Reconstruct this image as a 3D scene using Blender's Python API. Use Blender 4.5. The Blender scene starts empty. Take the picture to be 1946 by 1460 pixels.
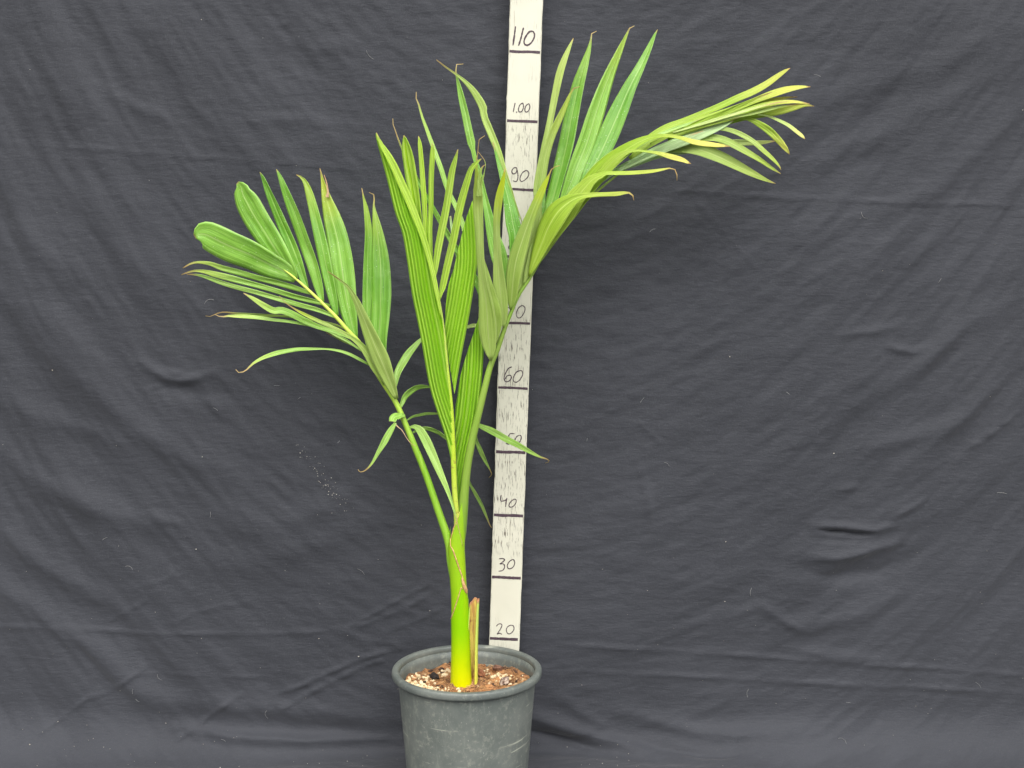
import bpy, math, random
import numpy as np
from mathutils import Vector, Matrix

# ------------------------------------------------------------------ camera
CAM_PITCH=0.13810; CAM_H=0.8497; CAM_D=1.7542; LENS=40.699
scene = bpy.context.scene
C = scene.collection
cam_data = bpy.data.cameras.new('camera'); cam = bpy.data.objects.new('camera', cam_data); C.objects.link(cam)
cam_data.sensor_width = 36; cam_data.lens = LENS; cam_data.clip_start = .05; cam_data.clip_end = 100
cam.location = (0, -CAM_D, CAM_H); cam.rotation_euler = (math.pi/2 - CAM_PITCH, 0, 0)
scene.camera = cam
# ------------------------------------------------------------------ daylight: bright even overcast
SUN_EL, SUN_AZ = math.radians(50), math.radians(-22)       # azimuth measured from straight behind the camera
world = bpy.data.worlds.new('World'); scene.world = world; world.use_nodes = True
wn, wl = world.node_tree.nodes, world.node_tree.links
sky = wn.new('ShaderNodeTexSky'); sky.sky_type = 'NISHITA'; sky.sun_disc = False
sky.sun_elevation = SUN_EL; sky.sun_rotation = math.pi + SUN_AZ
sky.air_density = 1.0; sky.dust_density = 6.0; sky.ozone_density = 1.0
hs = wn.new('ShaderNodeHueSaturation'); hs.inputs['Saturation'].default_value = .12
bg = wn['Background']; bg.inputs['Strength'].default_value = .15
wl.new(sky.outputs[0], hs.inputs['Color']); wl.new(hs.outputs[0], bg.inputs['Color'])
sun_data = bpy.data.lights.new('sun', 'SUN'); sun = bpy.data.objects.new('sun', sun_data); C.objects.link(sun)
sun_data.energy = 1.5; sun_data.angle = math.radians(38); sun_data.color = (1.0, .965, .90)
d = Vector((math.sin(SUN_AZ)*math.cos(SUN_EL), -math.cos(SUN_AZ)*math.cos(SUN_EL), math.sin(SUN_EL)))
sun.location = d*4; sun.rotation_euler = d.to_track_quat('Z', 'Y').to_euler()
scene.view_settings.view_transform = 'Standard'; scene.view_settings.look = 'None'
scene.view_settings.exposure = 0.54; scene.view_settings.gamma = 1.0
scene.view_settings.use_curve_mapping = False
try:
    scene.cycles.transparent_max_bounces = 8; scene.cycles.max_bounces = 8
except Exception: pass

# ------------------------------------------------------------------ measured data (metres)
STICK_X=0.0017; STICK_LEAN=0.03440
POT_C=(-0.066,-0.14,0.2048); POT_R=0.1097
FOLDS=[
('ridge',[(-0.799,0.495),(-0.734,0.441),(-0.669,0.407),(-0.601,0.382),(-0.541,0.367)],0.0211,0.008),
('ridge',[(-0.739,0.677),(-0.684,0.624),(-0.633,0.574),(-0.592,0.533),(-0.52,0.483),(-0.455,0.462)],0.0211,0.007),
('ridge',[(-0.794,0.578),(-0.729,0.545),(-0.658,0.525),(-0.622,0.504)],0.0163,0.004),
('ridge',[(-0.823,0.377),(-0.775,0.335),(-0.709,0.287),(-0.649,0.248),(-0.598,0.218)],0.0179,0.007),
('ridge',[(-0.828,0.283),(-0.772,0.248),(-0.716,0.201),(-0.671,0.17),(-0.614,0.108),(-0.553,0.073)],0.0195,0.009),
('ridge',[(-0.546,0.041),(-0.445,0.024),(-0.339,0.017),(-0.232,0.021),(-0.181,0.017)],0.0098,0.012),
('ridge',[(-0.603,0.09),(-0.494,0.077),(-0.372,0.068),(-0.268,0.058),(-0.184,0.049)],0.0179,0.006),
('ridge',[(-0.784,0.741),(-0.714,0.693),(-0.644,0.628),(-0.58,0.578)],0.0244,0.005),
('ridge',[(-0.777,0.853),(-0.731,0.813),(-0.671,0.741)],0.0325,0.006),
('ridge',[(-0.762,1.101),(-0.703,1.04),(-0.651,0.978)],0.0406,0.006),
('ridge',[(-0.45,0.377),(-0.375,0.369),(-0.275,0.411),(-0.208,0.462)],0.0211,0.004),
('ridge',[(-0.51,0.309),(-0.41,0.313),(-0.293,0.352),(-0.193,0.411)],0.0244,0.004),
('ridge',[(-0.573,0.39),(-0.533,0.377),(-0.52,0.373)],0.0065,0.0025),
('ridge',[(-0.577,0.636),(-0.547,0.615),(-0.522,0.606),(-0.495,0.61),(-0.466,0.616)],0.0073,0.006),
('ridge',[(-0.547,0.626),(-0.527,0.618),(-0.511,0.618)],0.0041,0.003),
('ridge',[(-0.6,0.628),(-0.548,0.595),(-0.483,0.585),(-0.434,0.59)],0.013,-0.003),
('crease',[(-0.794,0.971),(-0.77,0.971),(-0.612,0.959),(-0.454,0.947),(-0.296,0.936),(-0.185,0.925)],0.0024,0.0016),
('crease',[(-0.841,0.21),(-0.747,0.208),(-0.679,0.203),(-0.596,0.195),(-0.472,0.194),(-0.334,0.197),(-0.271,0.201)],0.0028,0.0028),
('crease',[(-0.801,0.001),(-0.754,0.038),(-0.685,0.09),(-0.656,0.097),(-0.577,0.148)],0.0028,0.003),
('crease',[(-0.548,0.016),(-0.512,0.041),(-0.458,0.082),(-0.43,0.098)],0.0033,0.004),
('crease',[(-0.392,0.09),(-0.336,0.111),(-0.3,0.129),(-0.231,0.158),(-0.171,0.174)],0.0033,0.0045),
('crease',[(-0.379,0.067),(-0.301,0.111),(-0.224,0.148),(-0.196,0.154)],0.0033,0.0035),
('crease',[(-0.272,0.201),(-0.178,0.255),(-0.128,0.281)],0.0028,0.0028),
('crease',[(-0.263,0.201),(-0.174,0.237),(-0.119,0.27)],0.0028,0.0025),
('crease',[(-0.271,0.2),(-0.228,0.184),(-0.179,0.177)],0.0024,0.002),
('crease',[(-0.174,0.235),(-0.145,0.227),(-0.12,0.222)],0.0024,0.002),
('crease',[(-0.204,0.199),(-0.145,0.222),(-0.111,0.24)],0.0024,0.0022),
('crease',[(-0.651,0.214),(-0.605,0.24),(-0.584,0.253)],0.0024,0.002),
('crease',[(-0.548,0.209),(-0.513,0.229),(-0.463,0.241),(-0.412,0.248)],0.0024,0.0018),
('crease',[(-0.691,0.117),(-0.627,0.128),(-0.484,0.124),(-0.382,0.122)],0.0024,0.0016),
('crease',[(-0.608,0.27),(-0.545,0.287),(-0.519,0.293)],0.0024,0.0014),
('crease',[(-0.687,0.587),(-0.673,0.554),(-0.671,0.545)],0.0024,0.0016),
('crease',[(-0.577,0.587),(-0.548,0.599),(-0.533,0.603)],0.0024,0.0018),
('crease',[(-0.562,0.279),(-0.536,0.3),(-0.519,0.309)],0.0024,0.0012),
('crease',[(-0.648,0.741),(-0.65,0.677),(-0.649,0.664)],0.0024,0.0012),
('crease',[(-0.389,0.196),(-0.39,0.09),(-0.398,0.01)],0.0024,0.0012),
('crease',[(0.023,0.184),(0.186,0.172),(0.309,0.165),(0.473,0.154),(0.637,0.142),(0.85,0.123)],0.0033,0.0032),
('crease',[(0.084,0.135),(0.351,0.122),(0.597,0.109),(0.852,0.094)],0.0033,0.003),
('crease',[(0.22,0.902),(0.38,0.89),(0.499,0.885),(0.659,0.879),(0.803,0.876)],0.0024,0.0022),
('crease',[(0.275,0.889),(0.321,0.841),(0.381,0.775)],0.0021,0.0012),
('crease',[(0.189,0.3),(0.273,0.287),(0.424,0.257),(0.558,0.244)],0.0024,0.0012),
('crease',[(0.416,0.497),(0.488,0.514)],0.0021,0.0014),
('crease',[(0.198,0.541),(0.234,0.508)],0.0024,0.0022),
('crease',[(0.795,0.562),(0.759,0.529),(0.708,0.494)],0.0033,0.003),
('crease',[(0.708,0.494),(0.648,0.462),(0.6,0.428)],0.0033,0.0012),
('ridge',[(0.471,0.326),(0.513,0.324),(0.554,0.333),(0.62,0.352)],0.0081,0.007),
('ridge',[(0.474,0.375),(0.519,0.375),(0.569,0.37),(0.61,0.377)],0.0049,0.006),
('crease',[(0.478,0.37),(0.52,0.365),(0.576,0.363)],0.0026,-0.009),
('ridge',[(0.475,0.355),(0.52,0.353),(0.574,0.355)],0.0057,-0.003),
('ridge',[(0.602,0.39),(0.634,0.407),(0.654,0.42)],0.0049,0.004),
('ridge',[(0.439,0.305),(0.506,0.292),(0.589,0.3),(0.654,0.335)],0.013,-0.005),
('ridge',[(0.509,0.432),(0.534,0.437),(0.55,0.437)],0.0049,0.003),
('ridge',[(0.523,0.495),(0.58,0.508),(0.645,0.52),(0.725,0.554)],0.013,0.004),
('ridge',[(0.551,0.411),(0.63,0.479),(0.709,0.554),(0.79,0.636)],0.0114,0.004),
('ridge',[(0.545,0.562),(0.639,0.636),(0.709,0.693),(0.784,0.741)],0.013,0.004),
('ridge',[(0.581,0.66),(0.622,0.651),(0.646,0.66)],0.0057,0.004),
('ridge',[(0.5,0.677),(0.556,0.683),(0.604,0.693)],0.0065,0.003),
('ridge',[(0.419,0.924),(0.574,0.986),(0.689,1.055),(0.779,1.131)],0.0179,0.004),
('ridge',[(0.462,1.04),(0.571,1.063),(0.664,1.094),(0.777,1.162)],0.0195,0.004),
('ridge',[(0.541,0.853),(0.642,0.9),(0.733,0.986),(0.785,1.032)],0.0163,0.005),
('ridge',[(0.584,0.773),(0.677,0.837),(0.773,0.924)],0.0195,0.004),
('ridge',[(0.425,0.214),(0.492,0.214),(0.559,0.231),(0.624,0.274)],0.0146,0.005),
('ridge',[(0.391,0.248),(0.459,0.205),(0.484,0.2)],0.0073,0.003),
('ridge',[(0.443,0.174),(0.511,0.159),(0.612,0.154)],0.0081,0.003),
('ridge',[(0.176,0.064),(0.303,0.032),(0.38,0.028),(0.482,0.037)],0.013,0.007),
('ridge',[(0.219,0.012),(0.313,-0.008),(0.371,-0.008)],0.0065,-0.005),
('ridge',[(0.014,0.064),(0.108,0.032),(0.176,0.012),(0.228,-0.008)],0.0114,0.01),
('ridge',[(0.014,0.034),(0.106,0.014),(0.151,-0.001)],0.0057,-0.008),
('ridge',[(0.074,0.09),(0.125,0.055),(0.167,0.028)],0.0098,0.003),
('ridge',[(0.199,0.479),(0.216,0.411),(0.221,0.369)],0.0073,0.002),
('ridge',[(0.357,0.24),(0.521,0.335),(0.65,0.411),(0.799,0.495)],0.0325,0.003),
('ridge',[(-0.369,1.131),(-0.292,1.109),(-0.214,1.113)],0.0114,0.002),
('ridge',[(-0.421,1.002),(-0.326,1.005),(-0.263,0.998)],0.0081,0.002),
('ridge',[(-0.623,1.055),(-0.546,1.013),(-0.5,0.998)],0.0098,0.003),
('ridge',[(-0.353,1.147),(-0.338,1.142)],0.0065,0.002)]
NUMERALS=[
('110',[[(1.1358,-0.0149),(1.1216,-0.0163),(1.1083,-0.0178)],[(1.1344,-0.0032),(1.1207,-0.0061),(1.1083,-0.0095)],[(1.1297,0.0111),(1.1288,0.0057),(1.1222,0.0008),(1.116,-0.0016),(1.1111,-0.0007),(1.1097,0.0038),(1.1136,0.0091),(1.1202,0.0127),(1.1257,0.0132),(1.1297,0.0111)]],2.4),
('1.00',[[(1.0262,-0.0117),(1.0193,-0.013),(1.013,-0.0141)],[(1.0135,-0.0097),(1.0125,-0.0089),(1.0123,-0.0094)],[(1.0266,-0.0005),(1.0233,-0.0046),(1.017,-0.0065),(1.0133,-0.0049),(1.0147,-0.0011),(1.021,0.001),(1.0266,-0.0005)],[(1.0259,0.0088),(1.023,0.0048),(1.0173,0.0029),(1.0136,0.0044),(1.015,0.0082),(1.0207,0.0103),(1.0259,0.0088)]],1.5),
('90',[[(0.927,-0.0057),(0.9314,-0.0062),(0.9313,-0.0104),(0.9268,-0.0132),(0.9227,-0.0114),(0.9244,-0.0069),(0.9283,-0.0055),(0.922,-0.004),(0.9156,-0.004),(0.9115,-0.0064),(0.9126,-0.011)],[(0.9288,0.0084),(0.9248,0.0028),(0.917,-0.0006),(0.912,0.001),(0.9141,0.0064),(0.92,0.0114),(0.9257,0.012),(0.9288,0.0084)]],1.5),
('80',[[(0.8272,-0.011),(0.8253,-0.0132),(0.8227,-0.0135),(0.8192,-0.0097),(0.814,-0.0089),(0.8107,-0.0114),(0.8132,-0.0141),(0.8178,-0.0123),(0.8218,-0.0092)],[(0.8266,0.0004),(0.8219,-0.0053),(0.8141,-0.0067),(0.8103,-0.0042),(0.8131,0.0002),(0.8196,0.0033),(0.8266,0.0004)]],1.5),
('70',[[(0.7225,-0.0155),(0.7229,-0.0043),(0.714,-0.0096),(0.7059,-0.0117)],[(0.7274,0.0095),(0.7224,0.0037),(0.7135,0.0008),(0.708,0.0034),(0.709,0.0082),(0.7163,0.0127),(0.7235,0.0136),(0.7274,0.0095)]],1.5),
('60',[[(0.6327,-0.003),(0.6297,-0.0083),(0.621,-0.0129),(0.614,-0.0142),(0.6094,-0.0115),(0.6111,-0.0061),(0.6159,-0.0032),(0.6197,-0.0052),(0.618,-0.0102),(0.6132,-0.0127)],[(0.6278,0.0111),(0.6247,0.0042),(0.616,-0.0001),(0.6106,0.0004),(0.6092,0.0048),(0.6133,0.01),(0.6204,0.0136),(0.6258,0.0131),(0.6278,0.0111)]],1.7),
('50',[[(0.5292,0.0045),(0.5286,-0.0025),(0.5217,-0.0049),(0.5208,-0.0012),(0.5172,0.0002),(0.5128,-0.0028),(0.5137,-0.0082)],[(0.5271,0.0123),(0.5245,0.008),(0.5181,0.0056),(0.5131,0.0069),(0.5144,0.0112),(0.5208,0.0149),(0.526,0.0147),(0.5271,0.0123)]],1.6),
('40',[[(0.4319,-0.0127),(0.4266,-0.0134),(0.4225,-0.0124),(0.4231,-0.0078),(0.4255,-0.0038)],[(0.4277,-0.0036),(0.421,-0.0045),(0.4132,-0.0053)],[(0.4267,0.0088),(0.4227,0.0032),(0.4167,0.0),(0.4134,0.0013),(0.4142,0.0059),(0.4193,0.0101),(0.4245,0.0108),(0.4267,0.0088)]],1.6),
('30',[[(0.3299,-0.0127),(0.3306,-0.0069),(0.3283,-0.0039),(0.3233,-0.0088),(0.3217,-0.011),(0.3219,-0.0056),(0.3174,-0.0035),(0.3116,-0.0062),(0.3098,-0.0128)],[(0.3299,0.0088),(0.326,0.0035),(0.3191,0.0006),(0.3146,0.0029),(0.316,0.0083),(0.3217,0.0118),(0.3277,0.0112),(0.3299,0.0088)]],1.6),
('20',[[(0.2203,-0.0133),(0.224,-0.0099),(0.2241,-0.0055),(0.2211,-0.0047),(0.2149,-0.0074),(0.2074,-0.0115),(0.209,-0.0083),(0.2073,-0.0039)],[(0.2231,0.0096),(0.2203,0.0048),(0.2152,0.0026),(0.2102,0.0041),(0.2084,0.0074),(0.211,0.0116),(0.2167,0.0147),(0.2218,0.0134),(0.2231,0.0096)]],1.5)]
STEM_ROWS=[(-0.0739,0.1549,0.01617),(-0.0742,0.1734,0.015),(-0.0744,0.1992,0.01381),(-0.0745,0.2472,0.01261),(-0.076,0.3184,0.01178),(-0.078,0.3545,0.01212),(-0.0797,0.3865,0.01247),(-0.0769,0.4199,0.01055),(-0.0737,0.4508,0.0094),(-0.0713,0.4738,0.00825)]
STEM_Z={1335: 0.1549,1176: 0.2821,1112: 0.3326,1118: 0.3279,1122: 0.3247,1041: 0.3881,1000: 0.4199,940: 0.4662,1035: 0.3927,985: 0.4315,1320: 0.167,1138: 0.3121,930: 0.4738,1090: 0.3498}
TUBES={
'A':[(-0.0797,-0.14,0.3381,0.0091),(-0.0856,-0.138,0.3664,0.00834),(-0.0908,-0.136,0.3955,0.00643),(-0.1057,-0.134,0.4408,0.00529),(-0.1234,-0.132,0.4943,0.00489),(-0.1367,-0.13,0.5284,0.0047),(-0.1522,-0.128,0.5669,0.00412),(-0.1662,-0.126,0.5984,0.00374),(-0.1898,-0.124,0.6352,0.00336),(-0.214,-0.122,0.6785,0.00317),(-0.2318,-0.12,0.6985,0.00298),(-0.2502,-0.118,0.7193,0.00261),(-0.2724,-0.116,0.7415,0.00223),(-0.3011,-0.114,0.7681,0.00167),(-0.3233,-0.112,0.7858,0.00111),(-0.3346,-0.11,0.7968,0.00056)],
'B':[(-0.0791,-0.143,0.3975,0.00452),(-0.0788,-0.1455,0.4321,0.00413),(-0.0814,-0.1479,0.4741,0.00392),(-0.0831,-0.1504,0.5324,0.0039),(-0.0855,-0.1528,0.5891,0.00369),(-0.0915,-0.1553,0.6526,0.00348),(-0.0954,-0.1577,0.7013,0.00291),(-0.0993,-0.1602,0.7328,0.00254),(-0.1039,-0.1626,0.7648,0.00199),(-0.1086,-0.1651,0.7893,0.00162),(-0.1147,-0.1675,0.8115,0.00125),(-0.1228,-0.17,0.8357,0.00071)],
'C':[(-0.0749,-0.138,0.3844,0.00492),(-0.0732,-0.139,0.4103,0.00755),(-0.0699,-0.141,0.4472,0.00733),(-0.0674,-0.143,0.4745,0.00637),(-0.0626,-0.145,0.5131,0.00559),(-0.0542,-0.146,0.5549,0.0052),(-0.0459,-0.146,0.5888,0.005),(-0.0377,-0.145,0.6223,0.00462),(-0.0302,-0.143,0.6518,0.00424),(-0.0206,-0.141,0.6738,0.00369),(-0.0118,-0.139,0.6995,0.00313),(-0.0022,-0.1355,0.7236,0.00276),(0.0088,-0.1319,0.7491,0.00258),(0.0243,-0.1284,0.7725,0.00239),(0.0449,-0.1248,0.8068,0.00221),(0.0692,-0.1213,0.8382,0.00184),(0.0934,-0.1177,0.8702,0.00184),(0.117,-0.1142,0.8921,0.00166),(0.145,-0.1106,0.9147,0.00147),(0.1745,-0.1071,0.9366,0.00129),(0.2114,-0.1035,0.9534,0.0011),(0.2485,-0.1,0.9681,0.00074)]}
# frond, material, [(x, y, z, width)] from base to tip in metres, turn, fold, withered tip
LEAFLETS=[
('A','top',[(-0.3059,-0.112,0.7697,0.00925),(-0.3168,-0.1123,0.7791,0.02541),(-0.3432,-0.1128,0.7921,0.03805),(-0.3695,-0.1134,0.8055,0.04283),(-0.3958,-0.1139,0.8166,0.04416),(-0.4165,-0.1144,0.827,0.0425),(-0.4296,-0.1147,0.8336,0.03788),(-0.4384,-0.1148,0.8343,0.02754),(-0.4459,-0.115,0.8307,0.00574)],14,0.12,0.0),
('A','top',[(-0.3055,-0.114,0.7703,0.00954),(-0.3133,-0.1128,0.7814,0.02264),(-0.3277,-0.1105,0.8036,0.03216),(-0.3432,-0.1079,0.828,0.03572),(-0.3609,-0.1051,0.8557,0.0376),(-0.373,-0.1028,0.8778,0.03687),(-0.3796,-0.1015,0.8911,0.02853),(-0.3817,-0.1007,0.8999,0.02021),(-0.3868,-0.1,0.9064,0.0038)],20,0.15,0.0),
('A','top',[(-0.289,-0.114,0.7569,0.00484),(-0.2942,-0.1121,0.7702,0.01089),(-0.3025,-0.1086,0.7946,0.01452),(-0.3126,-0.1049,0.8202,0.01645),(-0.3239,-0.1011,0.8457,0.01645),(-0.3351,-0.0974,0.8713,0.01452),(-0.3453,-0.0938,0.8957,0.01065),(-0.3527,-0.0912,0.9135,0.00533),(-0.357,-0.09,0.9213,0.00073)],22,0.3,0.0),
('A','top',[(-0.2678,-0.116,0.7391,0.00525),(-0.2735,-0.1124,0.7612,0.01385),(-0.2837,-0.1066,0.7968,0.01816),(-0.2969,-0.1007,0.8324,0.01865),(-0.3099,-0.0949,0.8669,0.01722),(-0.3213,-0.0902,0.8947,0.01197),(-0.3298,-0.0867,0.9159,0.00575),(-0.3343,-0.085,0.9255,0.00072)],20,0.3,0.0),
('A','top',[(-0.2477,-0.118,0.7201,0.0057),(-0.2535,-0.1136,0.7434,0.01368),(-0.2628,-0.1058,0.7856,0.01827),(-0.2721,-0.0979,0.8279,0.01737),(-0.2807,-0.0913,0.8636,0.01419),(-0.2884,-0.0861,0.8915,0.01099),(-0.2946,-0.0829,0.9078,0.00642),(-0.3018,-0.0811,0.9155,0.00275),(-0.3073,-0.08,0.918,0.00092)],10,0.3,0.4),
('A','top',[(-0.2211,-0.12,0.6876,0.00582),(-0.2285,-0.1153,0.712,0.02096),(-0.2362,-0.1082,0.7498,0.03148),(-0.2421,-0.1008,0.7899,0.03455),(-0.2491,-0.0933,0.83,0.03155),(-0.2572,-0.0878,0.8591,0.02526),(-0.2649,-0.0827,0.886,0.01451),(-0.27,-0.0785,0.9084,0.00562),(-0.2724,-0.0764,0.9197,0.00234),(-0.2743,-0.075,0.9273,0.0007)],15,0.12,0.75),
('A','dry',[(-0.2627,-0.088,0.8859,0.00496),(-0.2618,-0.0869,0.8948,0.0027),(-0.264,-0.0852,0.9082,0.00158),(-0.2671,-0.084,0.9176,0.00068)],0,0.1,0.0),
('A','top',[(-0.2057,-0.11,0.673,0.00553),(-0.2064,-0.1059,0.6999,0.01438),(-0.207,-0.0996,0.7402,0.01493),(-0.2062,-0.091,0.7963,0.01273),(-0.2053,-0.0848,0.8367,0.01163),(-0.2083,-0.0799,0.8681,0.00831),(-0.2118,-0.0775,0.8839,0.0036),(-0.215,-0.075,0.8996,0.00083)],-35,0.2,0.4),
('A','top',[(-0.181,-0.122,0.6494,0.00592),(-0.1892,-0.1148,0.6826,0.02609),(-0.1877,-0.1065,0.7226,0.03136),(-0.1868,-0.099,0.7583,0.03093),(-0.1885,-0.0906,0.7985,0.02669),(-0.1922,-0.0836,0.8322,0.01814),(-0.1958,-0.0784,0.8569,0.00908),(-0.1982,-0.0749,0.8738,0.00311),(-0.1976,-0.0726,0.8851,0.00191),(-0.1992,-0.0713,0.8912,0.00144),(-0.2053,-0.07,0.8935,0.00072)],18,0.1,0.4),
('A','olive',[(-0.1634,-0.135,0.6035,0.00597),(-0.1707,-0.1381,0.6243,0.01617),(-0.183,-0.1433,0.6587,0.02482),(-0.1952,-0.1482,0.6904,0.02069),(-0.2062,-0.1529,0.7207,0.0145),(-0.2152,-0.1566,0.744,0.00931),(-0.2253,-0.1597,0.7627,0.0051),(-0.2378,-0.1622,0.7737,0.00278),(-0.2523,-0.165,0.7846,0.00069)],20,0.15,0.0),
('A','olive',[(-0.1805,-0.13,0.6232,0.00349),(-0.1931,-0.1342,0.6486,0.01273),(-0.2046,-0.1379,0.6704,0.01107),(-0.2183,-0.1411,0.6864,0.00689),(-0.2396,-0.1451,0.7008,0.00504),(-0.263,-0.1491,0.7122,0.00548),(-0.2884,-0.1536,0.7251,0.00409),(-0.303,-0.1563,0.7341,0.00159),(-0.3133,-0.1583,0.7419,0.00091),(-0.3198,-0.16,0.7503,0.00068)],-15,0.2,0.6),
('A','lime',[(-0.2822,-0.114,0.7505,0.00386),(-0.3073,-0.1163,0.7591,0.0079),(-0.3322,-0.1185,0.7669,0.00827),(-0.359,-0.1209,0.7737,0.00844),(-0.3855,-0.1233,0.7815,0.00881),(-0.4076,-0.1252,0.788,0.00784),(-0.4225,-0.1266,0.7935,0.00554),(-0.4384,-0.128,0.7954,0.00324),(-0.4491,-0.1289,0.7935,0.00248),(-0.4599,-0.13,0.7875,0.00114)],18,0.25,0.45),
('A','lime',[(-0.2574,-0.116,0.7337,0.00391),(-0.2799,-0.1181,0.7402,0.00683),(-0.3068,-0.1206,0.7474,0.00759),(-0.3361,-0.1233,0.7566,0.00758),(-0.3671,-0.1262,0.7658,0.00794),(-0.3936,-0.1287,0.7732,0.00928),(-0.4147,-0.1307,0.7785,0.00849),(-0.4287,-0.132,0.7824,0.0054),(-0.4419,-0.1332,0.7838,0.00289),(-0.4517,-0.1341,0.7817,0.00212),(-0.4611,-0.135,0.7784,0.00096)],20,0.25,0.4),
('A','lime',[(-0.2483,-0.118,0.7173,0.00386),(-0.2733,-0.1208,0.7281,0.00617),(-0.3063,-0.1243,0.7375,0.00672),(-0.3312,-0.1269,0.7451,0.00671),(-0.3576,-0.1298,0.7535,0.0065),(-0.384,-0.1326,0.7605,0.00668),(-0.4058,-0.135,0.7676,0.00628),(-0.4232,-0.1369,0.7743,0.00494),(-0.4362,-0.1384,0.7781,0.00323),(-0.452,-0.14,0.7793,0.00076)],18,0.25,0.0),
('A','lime',[(-0.2272,-0.124,0.6874,0.00236),(-0.2443,-0.1288,0.6958,0.0047),(-0.2613,-0.1334,0.7018,0.00656),(-0.276,-0.1375,0.7077,0.0077),(-0.2906,-0.1417,0.7153,0.00884),(-0.3051,-0.146,0.7239,0.00951),(-0.3195,-0.1501,0.7298,0.00971),(-0.33,-0.1528,0.7294,0.00923),(-0.3422,-0.1566,0.7368,0.00805),(-0.3561,-0.1611,0.747,0.00527),(-0.3683,-0.165,0.7548,0.00069)],-18,0.3,0.3),
('A','olive',[(-0.2331,-0.12,0.6994,0.00207),(-0.2472,-0.1224,0.7064,0.00336),(-0.2646,-0.1251,0.7117,0.0031),(-0.282,-0.1277,0.7149,0.00283),(-0.2993,-0.1304,0.7177,0.00257),(-0.323,-0.134,0.7206,0.00359),(-0.3445,-0.1373,0.7219,0.0041),(-0.3658,-0.1406,0.7235,0.00383),(-0.385,-0.1436,0.7251,0.00255),(-0.3998,-0.1459,0.727,0.00178),(-0.4105,-0.1476,0.7252,0.00127),(-0.418,-0.1488,0.7214,0.00076),(-0.4254,-0.15,0.7221,0.00051)],30,0.2,0.0),
('A','lime',[(-0.2129,-0.124,0.6705,0.00239),(-0.2302,-0.1276,0.6833,0.00405),(-0.2463,-0.1307,0.6926,0.00404),(-0.2613,-0.1336,0.7007,0.00355),(-0.2784,-0.1367,0.7065,0.00402),(-0.2955,-0.1397,0.7107,0.00425),(-0.3158,-0.1433,0.7143,0.00447),(-0.3317,-0.1461,0.7164,0.00493),(-0.3508,-0.1494,0.7198,0.00586),(-0.3687,-0.1526,0.7216,0.00608),(-0.3824,-0.155,0.7222,0.00467),(-0.3929,-0.1568,0.7226,0.0028),(-0.4013,-0.1583,0.7216,0.0014),(-0.4075,-0.1595,0.7237,0.00081),(-0.4101,-0.16,0.7253,0.00047)],-20,0.3,0.35),
('A','olive',[(-0.2254,-0.122,0.6771,0.00099),(-0.2384,-0.1248,0.6841,0.00223),(-0.2512,-0.1276,0.6912,0.00173),(-0.2619,-0.13,0.697,0.00049)],25,0.2,0.0),
('A','lime',[(-0.2025,-0.125,0.6509,0.00279),(-0.2158,-0.1293,0.6593,0.00417),(-0.2307,-0.1341,0.6677,0.00416),(-0.2455,-0.1385,0.6727,0.00346),(-0.2614,-0.1431,0.6753,0.0023),(-0.2773,-0.1476,0.6759,0.00344),(-0.2983,-0.1537,0.6758,0.00525),(-0.3192,-0.1598,0.6728,0.00614),(-0.3296,-0.1629,0.6704,0.00636),(-0.3441,-0.1674,0.6654,0.00498),(-0.3566,-0.1717,0.6582,0.00316),(-0.3658,-0.1754,0.6493,0.00158),(-0.373,-0.1777,0.6463,0.00113),(-0.378,-0.1793,0.6487,0.0009),(-0.3786,-0.18,0.651,0.00056)],-15,0.2,0.45),
('A','lime',[(-0.1675,-0.125,0.6163,0.00547),(-0.162,-0.1129,0.6402,0.0125),(-0.1519,-0.1023,0.659,0.01256),(-0.1406,-0.0934,0.6734,0.00908),(-0.1307,-0.0866,0.6835,0.00506),(-0.1185,-0.08,0.6898,0.00127)],25,0.3,0.0),
('A','lime',[(-0.1597,-0.126,0.5883,0.00365),(-0.1532,-0.1154,0.6034,0.00944),(-0.1425,-0.1064,0.6125,0.01001),(-0.1294,-0.098,0.6156,0.00635),(-0.1163,-0.09,0.6136,0.00213)],-30,0.3,0.0),
('A','lime',[(-0.1502,-0.128,0.5715,0.00221),(-0.1416,-0.1223,0.5758,0.00387),(-0.1286,-0.1148,0.578,0.00472),(-0.1154,-0.1074,0.578,0.00391),(-0.1022,-0.1,0.576,0.00224)],-35,0.2,0.0),
('A','lime',[(-0.1484,-0.13,0.5581,0.00183),(-0.1414,-0.1315,0.5634,0.00458),(-0.1318,-0.1333,0.5592,0.01099),(-0.1223,-0.1365,0.5444,0.01327),(-0.1132,-0.1403,0.5252,0.01234),(-0.1034,-0.1448,0.5025,0.01005),(-0.0928,-0.1496,0.4784,0.00685),(-0.0853,-0.1536,0.4575,0.00388),(-0.0801,-0.1569,0.4399,0.00205),(-0.0751,-0.1606,0.4202,0.00114),(-0.0695,-0.165,0.3969,0.00046)],-10,0.2,0.0),
('A','lime',[(-0.1414,-0.128,0.5536,0.00261),(-0.1303,-0.1238,0.5589,0.00471),(-0.1171,-0.1194,0.5571,0.00682),(-0.106,-0.1154,0.5513,0.00684),(-0.0927,-0.11,0.5406,0.00476)],-30,0.3,0.0),
('A','lime',[(-0.1515,-0.132,0.579,0.00275),(-0.1572,-0.1368,0.5803,0.00877),(-0.1654,-0.1443,0.5788,0.01419),(-0.1683,-0.15,0.5735,0.01088)],-35,0.1,0.0),
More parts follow.
